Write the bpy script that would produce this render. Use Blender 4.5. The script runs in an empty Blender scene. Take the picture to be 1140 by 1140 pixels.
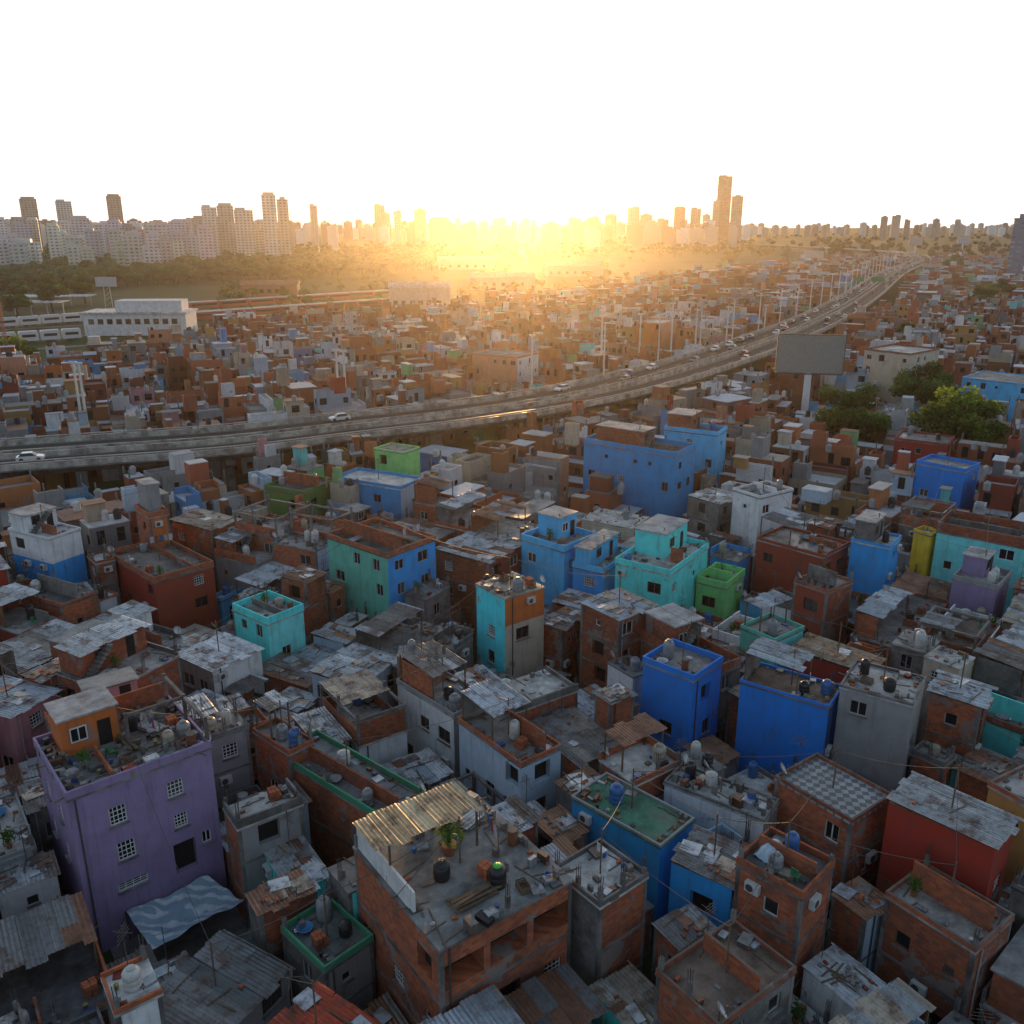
import bpy, math, random
from mathutils import Vector, Matrix
R = random.Random(11)
rad = math.radians
S = bpy.context.scene
COL = S.collection
H = 43.0
K = H / 36.0
F = 987.3
CP, SP = math.cos(rad(18)), math.sin(rad(18))
SUN_EL = 2.2

def ray(px, py):
    u = (px - 570) / F; v = (570 - py) / F
    return Vector((u, CP + v * SP, -SP + v * CP))
def at(px, py, z=0.0):
    d = ray(px, py); t = (H - z) / -d.z
    return Vector((d.x * t, d.y * t, z))
def z_at(px, py, Y):
    d = ray(px, py); return H + d.z * Y / d.y
def x_at(px, py, Y):
    d = ray(px, py); return d.x * Y / d.y
def proj(p):
    x, y, z = p[0], p[1], p[2] - H
    f = y * CP - z * SP
    if f < 1: f = 1
    up = y * SP + z * CP
    return 570 + F * x / f, 570 - F * up / f

# ------------------------------------------------------------------ mesh builder
class MB:
    def __init__(s):
        s.v = []; s.f = []; s.m = []; s.c = []; s.M = None
    def face(s, pts, m=0, c=None):
        b = len(s.v)
        for p in pts:
            if s.M is not None: p = s.M @ Vector(p)
            s.v.append((p[0], p[1], p[2]))
        s.f.append(tuple(range(b, b + len(pts)))); s.m.append(m); s.c.append(c)
    def raw(s, pts, faces, m=0, c=None):
        b = len(s.v)
        for p in pts:
            if s.M is not None: p = s.M @ Vector(p)
            s.v.append((p[0], p[1], p[2]))
        for f in faces:
            s.f.append(tuple(b + i for i in f)); s.m.append(m); s.c.append(c)
    def box(s, x0, x1, y0, y1, z0, z1, m=0, c=None):
        s.raw([(x0,y0,z0),(x1,y0,z0),(x1,y1,z0),(x0,y1,z0),(x0,y0,z1),(x1,y0,z1),(x1,y1,z1),(x0,y1,z1)],
              [(0,3,2,1),(4,5,6,7),(0,1,5,4),(1,2,6,5),(2,3,7,6),(3,0,4,7)], m, c)
    def lathe(s, prof, n=14, m=0, c=None, cx=0, cy=0, cap=True):
        pts = []; fs = []
        for (r, z) in prof:
            for i in range(n):
                a = 2 * math.pi * i / n
                pts.append((cx + r * math.cos(a), cy + r * math.sin(a), z))
        for j in range(len(prof) - 1):
            for i in range(n):
                k = (i + 1) % n
                fs.append((j*n+i, j*n+k, (j+1)*n+k, (j+1)*n+i))
        if cap:
            fs.append(tuple(range(n-1, -1, -1)))
            fs.append(tuple((len(prof)-1)*n + i for i in range(n)))
        s.raw(pts, fs, m, c)
    def tube(s, p, q, r0, r1=None, n=6, m=0, c=None):
        r1 = r0 if r1 is None else r1
        p = Vector(p); q = Vector(q); d = (q - p)
        if d.length < 1e-5: return
        d.normalize()
        a = d.orthogonal().normalized(); b = d.cross(a)
        pts = []
        for (o, r) in ((p, r0), (q, r1)):
            for i in range(n):
                t = 2 * math.pi * i / n
                pts.append(o + (a * math.cos(t) + b * math.sin(t)) * r)
        fs = [(i, (i+1) % n, n + (i+1) % n, n + i) for i in range(n)]
        fs += [tuple(range(n-1, -1, -1)), tuple(range(n, 2*n))]
        s.raw(pts, fs, m, c)
    def lump(s, cen, r, rz, c):
        """small uneven rounded clump, seven sides by four rings"""
        n = 7; pts = []; fs = []
        for j, (t, zz) in enumerate(((.75,-.55),(1.0,-.1),(.86,.45),(.42,.86))):
            for i in range(n):
                a = 2*math.pi*(i + .5*(j % 2))/n; k = R.uniform(.78,1.18)
                pts.append((cen[0]+r*t*k*math.cos(a), cen[1]+r*t*k*math.sin(a), cen[2]+rz*zz*R.uniform(.85,1.15)))
        for j in range(3):
            for i in range(n):
                k = (i+1) % n
                fs.append((j*n+i, j*n+k, (j+1)*n+k, (j+1)*n+i))
        fs.append(tuple(3*n+i for i in range(n)))
        b = len(s.v); s.v.extend(pts)
        for j, f in enumerate(fs):
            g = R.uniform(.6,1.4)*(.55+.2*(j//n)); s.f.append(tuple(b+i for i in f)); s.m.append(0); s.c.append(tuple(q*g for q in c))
    def mesh(s, name, mats, smooth=False):
        me = bpy.data.meshes.new(name)
        me.from_pydata(s.v, [], s.f)
        for m in mats: me.materials.append(m)
        if len(mats) > 1: me.polygons.foreach_set('material_index', s.m)
        if any(c is not None for c in s.c):
            at_ = me.color_attributes.new('Col', 'FLOAT_COLOR', 'CORNER')
            buf = []
            for f, c in zip(s.f, s.c):
                c = c or (.3, .3, .3)
                buf.extend((c[0], c[1], c[2], 1.0) * len(f))
            at_.data.foreach_set('color', buf)
        if smooth: me.polygons.foreach_set('use_smooth', [True] * len(s.f))
        me.update()
        return me
    def build(s, name, mats, parent=None, loc=None, rz=0, smooth=False, color=None):
        return link(name, s.mesh(name, mats, smooth), parent, loc, rz, color)

def link(name, me, parent=None, loc=None, rz=0, color=None):
    o = bpy.data.objects.new(name, me); COL.objects.link(o)
    if parent is not None: o.parent = parent
    if loc is not None: o.location = loc
    if rz: o.rotation_euler = (0, 0, rz)
    if color is not None: o.color = (color[0], color[1], color[2], 1)
    return o
def empty(name, loc, rz=0):
    o = link(name, None, None, loc, rz); o.empty_display_size = .3
    return o
def tag(o, label=None, cat=None, group=None, kind=None):
    if label: o['label'] = label
    if cat: o['category'] = cat
    if group: o['group'] = group
    if kind: o['kind'] = kind
    return o
class Proto:
    def __init__(s, name): s.name = name; s.items = []
    def add(s, name, me, parent=-1, loc=(0,0,0), rz=0, color=None):
        s.items.append((name, me, parent, loc, rz, color)); return len(s.items) - 1
    def inst(s, loc, rz=0, scale=1.0, colors=None):
        root = empty(s.name, loc, rz); root.scale = (scale,)*3
        made = []
        for (nm, me, pa, lc, r, co) in s.items:
            cc = (colors or {}).get(nm, co)
            made.append(link(nm, me, root if pa < 0 else made[pa], lc, r, cc))
        return root

# ------------------------------------------------------------------ materials
def nd(nt, t, ins=None, **props):
    n = nt.nodes.new(t)
    for k, v in props.items(): setattr(n, k, v)
    for k, v in (ins or {}).items():
        if isinstance(v, bpy.types.NodeSocket): nt.links.new(v, n.inputs[k])
        else: n.inputs[k].default_value = v
    return n
def mixc(nt, fac, a, b, blend='MIX'):
    n = nt.nodes.new('ShaderNodeMix'); n.data_type = 'RGBA'; n.blend_type = blend
    for i, v in ((0, fac), (6, a), (7, b)):
        if isinstance(v, bpy.types.NodeSocket): nt.links.new(v, n.inputs[i])
        elif i == 0: n.inputs[0].default_value = v
        else: n.inputs[i].default_value = (v[0], v[1], v[2], 1)
    return n.outputs[2]
def mr(nt, val, a, b, c, d, smooth=False):
    n = nd(nt, 'ShaderNodeMapRange', {0: val, 1: a, 2: b, 3: c, 4: d})
    if smooth: n.interpolation_type = 'SMOOTHSTEP'
    return n.outputs[0]
def noise(nt, vec, scale, detail=3, rough=.65):
    return nd(nt, 'ShaderNodeTexNoise', {'Vector': vec, 'Scale': scale, 'Detail': detail, 'Roughness': rough}).outputs['Fac']
def scl(nt, vec, s):
    return nd(nt, 'ShaderNodeVectorMath', {0: vec, 1: s}, operation='MULTIPLY').outputs[0]
def base(name):
    m = bpy.data.materials.new(name); m.use_nodes = True
    nt = m.node_tree; b = nt.nodes['Principled BSDF']
    return m, nt, b
def bump(nt, b, h, strength=.3, dist=.05):
    n = nd(nt, 'ShaderNodeBump', {'Height': h, 'Strength': strength, 'Distance': dist})
    nt.links.new(n.outputs[0], b.inputs['Normal'])
def offs(nt):
    tc = nd(nt, 'ShaderNodeTexCoord'); oi = nd(nt, 'ShaderNodeObjectInfo')
    r = nd(nt, 'ShaderNodeMath', {0: oi.outputs['Random'], 1: 50.0}, operation='MULTIPLY').outputs[0]
    v = nd(nt, 'ShaderNodeVectorMath', {0: tc.outputs['Object'], 1: r}, operation='ADD')
    return tc.outputs['Object'], v.outputs[0], oi
def colsrc(nt, oi, src):
    if src == 'attr': return nd(nt, 'ShaderNodeAttribute', attribute_name='Col').outputs['Color']
    if src == 'obj': return oi.outputs['Color']
    return None
def mk_paint(name, src, rough=.75, dirt=1.0, patch=True):
    m, nt, b = base(name)
    oc, ov, oi = offs(nt)
    c = colsrc(nt, oi, src)
    g = noise(nt, ov, .7, 5)
    st = noise(nt, scl(nt, ov, (2.2, 2.2, .22)), 1.0, 4, .7)
    c = mixc(nt, mr(nt, g, .42, .74, .0, .42 * dirt), c, mixc(nt, .72, c, (.06, .055, .05)))
    c = mixc(nt, mr(nt, st, .52, .76, 0, .6 * dirt), c, mixc(nt, .7, c, (.06, .052, .048)))
    if patch:
        p = noise(nt, ov, .45, 5, .7)
        c = mixc(nt, mr(nt, p, .64, .665, 0, .7), c, (.22, .19, .165))
    nt.links.new(c, b.inputs['Base Color']); b.inputs['Roughness'].default_value = rough
    bump(nt, b, g, .3, .06)
    return m
def mk_brick():
    m, nt, b = base('hollow_brick_wall')
    oc, ov, oi = offs(nt)
    sp = nd(nt, 'ShaderNodeSeparateXYZ', {0: oc})
    u = nd(nt, 'ShaderNodeMath', {0: sp.outputs[0], 1: sp.outputs[1]}, operation='ADD').outputs[0]
    cv = nd(nt, 'ShaderNodeCombineXYZ', {0: u, 1: sp.outputs[2]}).outputs[0]
    t = nd(nt, 'ShaderNodeTexBrick', {'Vector': cv, 'Scale': 1.0, 'Mortar Size': .016, 'Brick Width': .36, 'Row Height': .2,
           'Color1': (.57, .14, .042, 1), 'Color2': (.32, .07, .026, 1), 'Mortar': (.19, .15, .125, 1), 'Bias': -.1})
    c = t.outputs['Color']
    c = mixc(nt, mr(nt, oi.outputs['Random'], 0, 1, 0, .75), c, mixc(nt, 1, c, (.52, .5, .52), 'MULTIPLY'))
    g = noise(nt, ov, .55, 5, .7)
    c = mixc(nt, mr(nt, g, .46, .72, 0, .8), c, (.075, .048, .038))
    p = noise(nt, ov, .35, 4, .7)
    c = mixc(nt, mr(nt, p, .58, .61, 0, .8), c, (.21, .185, .165))
    nt.links.new(c, b.inputs['Base Color']); b.inputs['Roughness'].default_value = .9
    bump(nt, b, t.outputs['Fac'], -.4, .02)
    return m
def mk_conc(name, src, dark=1.0, tint=(1, .95, .89)):
    m, nt, b = base(name)
    oc, ov, oi = offs(nt)
    c = colsrc(nt, oi, src) if src else None
    if c is None:
        r = nd(nt, 'ShaderNodeRGB'); r.outputs[0].default_value = (.2*dark*tint[0], .2*dark*tint[1], .2*dark*tint[2], 1); c = r.outputs[0]
    g = noise(nt, ov, .5, 5, .7)
    c = mixc(nt, mr(nt, g, .4, .66, 0, .85), c, mixc(nt, 1, c, (.26, .24, .23), 'MULTIPLY'))
    g2 = noise(nt, ov, 2.4, 4, .7)
    c = mixc(nt, mr(nt, g2, .5, .75, 0, .6), c, mixc(nt, 1, c, (1.7, 1.65, 1.6), 'MULTIPLY'))
    g3 = noise(nt, ov, .22, 3, .5)
    c = mixc(nt, mr(nt, g3, .55, .59, 0, .5), c, mixc(nt, 1, c, (.35, .33, .33), 'MULTIPLY'))
    nt.links.new(c, b.inputs['Base Color'])
    nt.links.new(mr(nt, g3, .5, .62, .9, .4), b.inputs['Roughness'])
    bump(nt, b, g2, .3, .04)
    return m
def mk_sheet():
    m, nt, b = base('corrugated_sheet')
    oc, ov, oi = offs(nt)
    c = colsrc(nt, oi, 'attr')
    g = noise(nt, ov, .8, 5, .75)
    rust = mr(nt, g, .5, .64, 0, .8)
    c = mixc(nt, rust, c, (.12, .05, .025))
    g2 = noise(nt, ov, 3, 4, .7)
    c = mixc(nt, mr(nt, g2, .45, .72, 0, .6), c, mixc(nt, 1, c, (.35, .33, .31), 'MULTIPLY'))
    nt.links.new(c, b.inputs['Base Color'])
    nt.links.new(mr(nt, g, .35, .65, .33, .8), b.inputs['Roughness'])
    nt.links.new(mr(nt, rust, 0, .8, .5, .05), b.inputs['Metallic'])
    return m
def mk_plain(name, col, rough=.6, metal=0, src=None, var=.3, spec=.5):
    m, nt, b = base(name)
    oc, ov, oi = offs(nt)
    c = colsrc(nt, oi, src) if src else None
    if c is None:
        r = nd(nt, 'ShaderNodeRGB'); r.outputs[0].default_value = (*col, 1); c = r.outputs[0]
    g = noise(nt, ov, 2.5, 3)
    c = mixc(nt, mr(nt, g, .4, .75, 0, var), c, mixc(nt, 1, c, (.3, .27, .24), 'MULTIPLY'))
    nt.links.new(c, b.inputs['Base Color'])
    b.inputs['Roughness'].default_value = rough; b.inputs['Metallic'].default_value = metal
    b.inputs['Specular IOR Level'].default_value = spec
    return m
def mk_glass():
    m, nt, b = base('window_glass')
    oi = nd(nt, 'ShaderNodeObjectInfo')
    c = mixc(nt, mr(nt, oi.outputs['Random'], .6, 1, 0, .6), (.012, .015, .018), (.12, .11, .1))
    nt.links.new(c, b.inputs['Base Color']); b.inputs['Roughness'].default_value = .15
    return m
def mk_foliage(name, tr):
    m, nt, b = base(name)
    c = nd(nt, 'ShaderNodeAttribute', attribute_name='Col').outputs['Color']
    nt.links.new(c, b.inputs['Base Color']); b.inputs['Roughness'].default_value = .8
    b.inputs['Specular IOR Level'].default_value = .2
    t = nd(nt, 'ShaderNodeBsdfTranslucent', {0: mixc(nt, 1, c, (1.7, 1.8, .8), 'MULTIPLY')})
    mx = nd(nt, 'ShaderNodeMixShader', {0: tr, 1: b.outputs[0], 2: t.outputs[0]})
    nt.links.new(mx.outputs[0], nt.nodes['Material Output'].inputs[0])
    return m
def mk_facade():
    m, nt, b = base('tower_facade')
    oc, ov, oi = offs(nt)
    sp = nd(nt, 'ShaderNodeSeparateXYZ', {0: oc})
    u = nd(nt, 'ShaderNodeMath', {0: sp.outputs[0], 1: sp.outputs[1]}, operation='ADD').outputs[0]
    cv = nd(nt, 'ShaderNodeCombineXYZ', {0: u, 1: sp.outputs[2]}).outputs[0]
    t = nd(nt, 'ShaderNodeTexBrick', {'Vector': cv, 'Scale': 1.0, 'Mortar Size': .9, 'Mortar Smooth': .05, 'Brick Width': 4.2, 'Row Height': 3.0,
           'Color1': (.06, .06, .06, 1), 'Color2': (.3, .28, .25, 1)}, offset=0.0)
    nt.links.new(oi.outputs['Color'], t.inputs['Mortar'])
    g = noise(nt, ov, .06, 3)
    c = mixc(nt, mr(nt, g, .4, .7, 0, .4), t.outputs['Color'], mixc(nt, 1, t.outputs['Color'], (.5, .48, .46), 'MULTIPLY'))
    nt.links.new(c, b.inputs['Base Color']); b.inputs['Roughness'].default_value = .7
    return m
def mk_ground():
    m, nt, b = base('ground_earth')
    tc = nd(nt, 'ShaderNodeTexCoord'); v = tc.outputs['Object']
    g = noise(nt, v, .012, 6); g2 = noise(nt, v, .4, 4, .7); g3 = noise(nt, v, .0035, 4, .6)
    c = mixc(nt, mr(nt, g2, .35, .7, 0, 1), (.022, .02, .018), (.046, .038, .031))
    c = mixc(nt, mr(nt, g, .38, .5, 0, .95), c, (.036, .064, .016))
    c = mixc(nt, mr(nt, g3, .54, .6, 0, .5), c, (.06, .055, .026))
    nt.links.new(c, b.inputs['Base Color']); b.inputs['Roughness'].default_value = .95
    b.inputs['Specular IOR Level'].default_value = .15
    return m
def mk_checker():
    m, nt, b = base('patterned_tiles')
    oc, ov, oi = offs(nt)
    rt = nd(nt, 'ShaderNodeMapping', {'Vector': oc, 'Rotation': (0, 0, rad(45))}).outputs[0]
    t = nd(nt, 'ShaderNodeTexChecker', {'Vector': rt, 'Scale': 2.4, 'Color1': (.34, .36, .37, 1), 'Color2': (.1, .12, .13, 1)})
    g = noise(nt, ov, .6, 4, .7)
    c = mixc(nt, mr(nt, g, .4, .65, 0, .6), t.outputs['Color'], (.08, .07, .065))
    nt.links.new(c, b.inputs['Base Color']); b.inputs['Roughness'].default_value = .6
    return m
def mk_banner():
    m, nt, b = base('printed_cloth')
    oc, ov, oi = offs(nt)
    w = nd(nt, 'ShaderNodeTexWave', {'Vector': oc, 'Scale': .4, 'Distortion': 9.0, 'Detail': 3.0, 'Detail Scale': 1.1}, wave_type='RINGS')
    c = mixc(nt, mr(nt, w.outputs['Fac'], .6, .8, 0, 1), (.28, .37, .45), (.58, .62, .65))
    g = noise(nt, ov, 1.5, 4, .6)
    c = mixc(nt, mr(nt, g, .42, .68, 0, .55), c, (.22, .27, .31))
    nt.links.new(c, b.inputs['Base Color']); b.inputs['Roughness'].default_value = .8
    return m

PAINT = mk_paint('painted_plaster', 'attr')
BRICK = mk_brick()
CONC = mk_conc('bare_concrete', None)
SLAB = mk_conc('roof_slab', 'attr')
SHEET = mk_sheet()
ENAMEL = mk_plain('enamel_paint', (.5,.5,.5), .45, 0, 'obj', .35)
PLASTIC = mk_plain('tank_plastic', (.5,.5,.5), .4, 0, 'obj', .5)
GLASS = mk_glass()
SHADE = mk_plain('interior_shade', (.012,.011,.01), .9)  # near-black sheet colour paints the shade inside doorways and open bays
WOOD = mk_plain('weathered_wood', (.15,.1,.06), .85, 0, None, .7)
METAL = mk_plain('galvanised_metal', (.45,.45,.45), .4, .4)
STEEL = mk_plain('dull_steel', (.09,.085,.08), .6, .4)
LEAF = mk_foliage('foliage', .35)
LEAFW = mk_foliage('woodland_foliage', .08)
BARK = mk_plain('bark', (.07,.05,.035), .9)
FACADE = mk_facade()
ASPH = mk_plain('asphalt', (.06,.055,.05), .9, 0, None, .4, .2)
LINE = mk_plain('road_marking_paint', (.45,.42,.36), .8, 0, None, .4, .2)
BARRIER = mk_conc('barrier_concrete', None, 2.3, (1, .93, .8))
DECK = mk_conc('deck_concrete', None, 1.0, (1, .94, .85))
GROUND = mk_ground()
CHECK = mk_checker()
BANNER = mk_banner()
RUBBER = mk_plain('rubber', (.015,.015,.015), .8)
CARPAINT = mk_plain('car_paint', (.5,.5,.5), .25, .1, 'obj', .1)
LAMPG = mk_plain('lamp_lens', (.6,.6,.55), .3)
REDL = mk_plain('tail_lens', (.4,.02,.01), .3)
SIGNG = mk_plain('sign_green', (.01,.26,.1), .5)
BALLAST = mk_plain('track_ballast', (.16,.14,.12), .95, 0, None, .5)
RUB = [BRICK, WOOD, CONC, SHEET]

# ------------------------------------------------------------------ world, sun, camera
w = bpy.data.worlds.new("World"); S.world = w; w.use_nodes = True
nt = w.node_tree
bg = nt.nodes['Background']
sky = nd(nt, 'ShaderNodeTexSky', sky_type='NISHITA', sun_disc=False)
sky.sun_elevation = rad(SUN_EL); sky.sun_rotation = 0.0
sky.air_density = 1.0; sky.dust_density = 1.0; sky.ozone_density = 2.0
nt.links.new(sky.outputs[0], bg.inputs[0]); bg.inputs[1].default_value = .05
tc = nd(nt, 'ShaderNodeTexCoord')
sp = nd(nt, 'ShaderNodeSeparateXYZ', {0: tc.outputs['Generated']})
ff = mr(nt, sp.outputs[1], -.15, .75, 0, 1, True)
cs_ = mixc(nt, ff, (.41, .52, .65), (1.25, 1.23, 1.21))
ovh = mr(nt, sp.outputs[2], .25, .7, 0, 1, True)
cs_ = mixc(nt, ovh, cs_, (.20, .285, .395))
wf = nd(nt, 'ShaderNodeMath', {0: mr(nt, sp.outputs[2], 0, .06, 1, 0, True), 1: mr(nt, sp.outputs[1], .95, 1, 0, 1, True)}, operation='MULTIPLY').outputs[0]
cs_ = mixc(nt, wf, cs_, (1.15, 1.0, .74))
bg2 = nd(nt, 'ShaderNodeBackground', {0: cs_, 1: 1.0})
ad = nd(nt, 'ShaderNodeAddShader', {0: bg.outputs[0], 1: bg2.outputs[0]})
nt.links.new(ad.outputs[0], nt.nodes['World Output'].inputs[0])
sl = bpy.data.lights.new('sun', 'SUN'); sl.energy = 5.0; sl.angle = rad(.5); sl.color = (1, .54, .19)
so = bpy.data.objects.new('sun', sl); COL.objects.link(so)
so.rotation_euler = (-rad(90 - SUN_EL), 0, 0)
cam = bpy.data.cameras.new('camera'); cam.sensor_width = 36; cam.lens = 18 / math.tan(rad(30)); cam.clip_end = 30000; cam.clip_start = .5
co = bpy.data.objects.new('camera', cam); COL.objects.link(co)
co.location = (0, 0, H); co.rotation_euler = (rad(72), 0, 0)
S.camera = co
S.view_settings.view_transform = 'Standard'; S.view_settings.look = 'None'; S.view_settings.exposure = 0

vm = bpy.data.materials.new('hazy_air'); vm.use_nodes = True
vn = vm.node_tree; vn.nodes.remove(vn.nodes['Principled BSDF'])
vs = nd(vn, 'ShaderNodeVolumeScatter', {'Color': (1, .94, .86, 1), 'Density': .000105, 'Anisotropy': .855})
vn.links.new(vs.outputs[0], vn.nodes['Material Output'].inputs['Volume'])
b_ = MB(); b_.box(-3200, 3200, -400, 900, -4, 90)
tag(b_.build('sky', [vm]), 'hazy sunset air over the city', 'sky', None, 'structure')
g_ = MB(); g_.face([(-6900,-300,0),(6900,-300,0),(6900,10400,0),(-6900,10400,0)])
tag(g_.build('ground', [GROUND]), 'dusty ground beneath the houses', 'ground', None, 'structure')

# ------------------------------------------------------------------ highway path
ZD = 9.0
hpx = [(-120,519),(0,510),(110,502),(250,492),(390,476),(520,461),(640,442),(750,415),(845,384),(915,355),(960,329),(995,304),(1026,288)]
hp = [at(a, b, ZD) for a, b in hpx]
hp.append(hp[-1] + Vector((60, 230, 0))); hp.append(hp[-1] + Vector((-30, 260, 0))); hp.append(hp[-1] + Vector((-60, 300, 0)))
def catmull(P, step):
    out = []
    for i in range(len(P) - 1):
        p0 = P[max(i-1, 0)]; p1 = P[i]; p2 = P[i+1]; p3 = P[min(i+2, len(P)-1)]
        n = max(2, int((p2 - p1).length / step))
        for k in range(n):
            t = k / n
            out.append(.5 * ((2*p1) + (p2-p0)*t + (2*p0-5*p1+4*p2-p3)*t*t + (3*p1-p0-3*p2+p3)*t**3))
    out.append(P[-1]); return out
path = catmull(hp, 4.0)
def nrm(i):
    a = path[max(i-2, 0)]; b = path[min(i+2, len(path)-1)]
    d = (b - a); d.z = 0; d.normalize(); return Vector((-d.y, d.x, 0)), d
def sweep(mb, prof, i0=0, i1=None, m=0, closed=True):
    i1 = len(path) if i1 is None else i1
    n = len(prof); pts = []; fs = []
    for i in range(i0, i1):
        N, D = nrm(i)
        for (o, z) in prof: pts.append(path[i] + N * o + Vector((0, 0, z)))
    for k in range(i1 - i0 - 1):
        for j in range(n if closed else n - 1):
            a = k*n + j; b = k*n + (j+1) % n
            fs.append((a, b, b + n, a + n))
    mb.raw(pts, fs, m)
HW = 8.7
def road_d(x, y):
    best = 1e9; bi = 0
    for i in range(0, len(path), 2):
        p = path[i]
        d = (p.x - x)**2 + (p.y - y)**2
        if d < best: best = d; bi = i
    return math.sqrt(best), bi
# two decks with an open slot between them
hw = empty('highway', (0,0,0)); tag(hw, 'long elevated concrete highway curving across the district', 'highway', None, 'structure')
for sg in (-1, 1):
    mb = MB(); sweep(mb, [(sg*HW,-.25),(sg*HW,0),(sg*.9,0),(sg*.9,-.25),(sg*1.8,-1.4),(sg*(HW-2.0),-1.4),(sg*(HW-1.2),-.5)])
    mb.build('deck', [DECK], hw)
    mb = MB(); sweep(mb, [(sg*(HW-.45),.006),(sg*1.3,.006)], closed=False); mb.build('carriageway', [ASPH], hw)
    for o, hgt in ((sg*(HW-.2), .9), (sg*1.1, .85)):
        mb = MB(); sweep(mb, [(o-.18,.0),(o-.15,hgt),(o+.15,hgt),(o+.18,.0)]); mb.build('parapet', [BARRIER], hw)
    o = sg*(HW-.2)
    mb = MB(); sweep(mb, [(o-.06,1.1),(o-.06,1.25),(o+.06,1.25),(o+.06,1.1)])
    for i in range(0, len(path)-40):
        if path[i].y < 420: mb.tube(path[i]+nrm(i)[0]*o+Vector((0,0,.9)), path[i]+nrm(i)[0]*o+Vector((0,0,1.1)), .05, n=4)
    mb.build('guard_rail', [METAL], hw)
mb = MB()
for o in (-HW+.9, -1.7, 1.7, HW-.9): sweep(mb, [(o-.1,.012),(o+.1,.012)], closed=False)
for o in (-HW/2-.4, HW/2+.4):
    for i in range(0, len(path)-3, 3): sweep(mb, [(o-.1,.012),(o+.1,.012)], i, i+2, closed=False)
mb.build('lane_marking', [LINE], hw)
for i in range(3, len(path), 7):
    if path[i].y > 420: break
    N, D = nrm(i)
    mb = MB()
    for o in (-4.2, 4.2):
        mb.lathe([(.75,0),(.7,ZD-2.3)], 12, cx=(N*o).x, cy=(N*o).y)
    a = N*6.6; t = D*.75
    z0, z1 = ZD-2.3, ZD-1.4
    P = [(-a-t),(a-t),(a+t),(-a+t)]
    mb.raw([(p.x,p.y,z0) for p in P]+[(p.x,p.y,z1) for p in P], [(0,3,2,1),(4,5,6,7),(0,1,5,4),(1,2,6,5),(2,3,7,6),(3,0,4,7)])
    mb.build('pier', [DECK], hw, (path[i].x, path[i].y, 0))
edge = []
for i in range(len(path)):
    if path[i].y > 430: break
    q = path[i] - nrm(i)[0]*HW; edge.append(proj((q.x, q.y, ZD-.9)))
def edge_py(px):
    for (a, b), (c, d) in zip(edge, edge[1:]):
        if a <= px <= c: return b + (d-b)*(px-a)/max(c-a, 1e-3)
    return None

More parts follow.
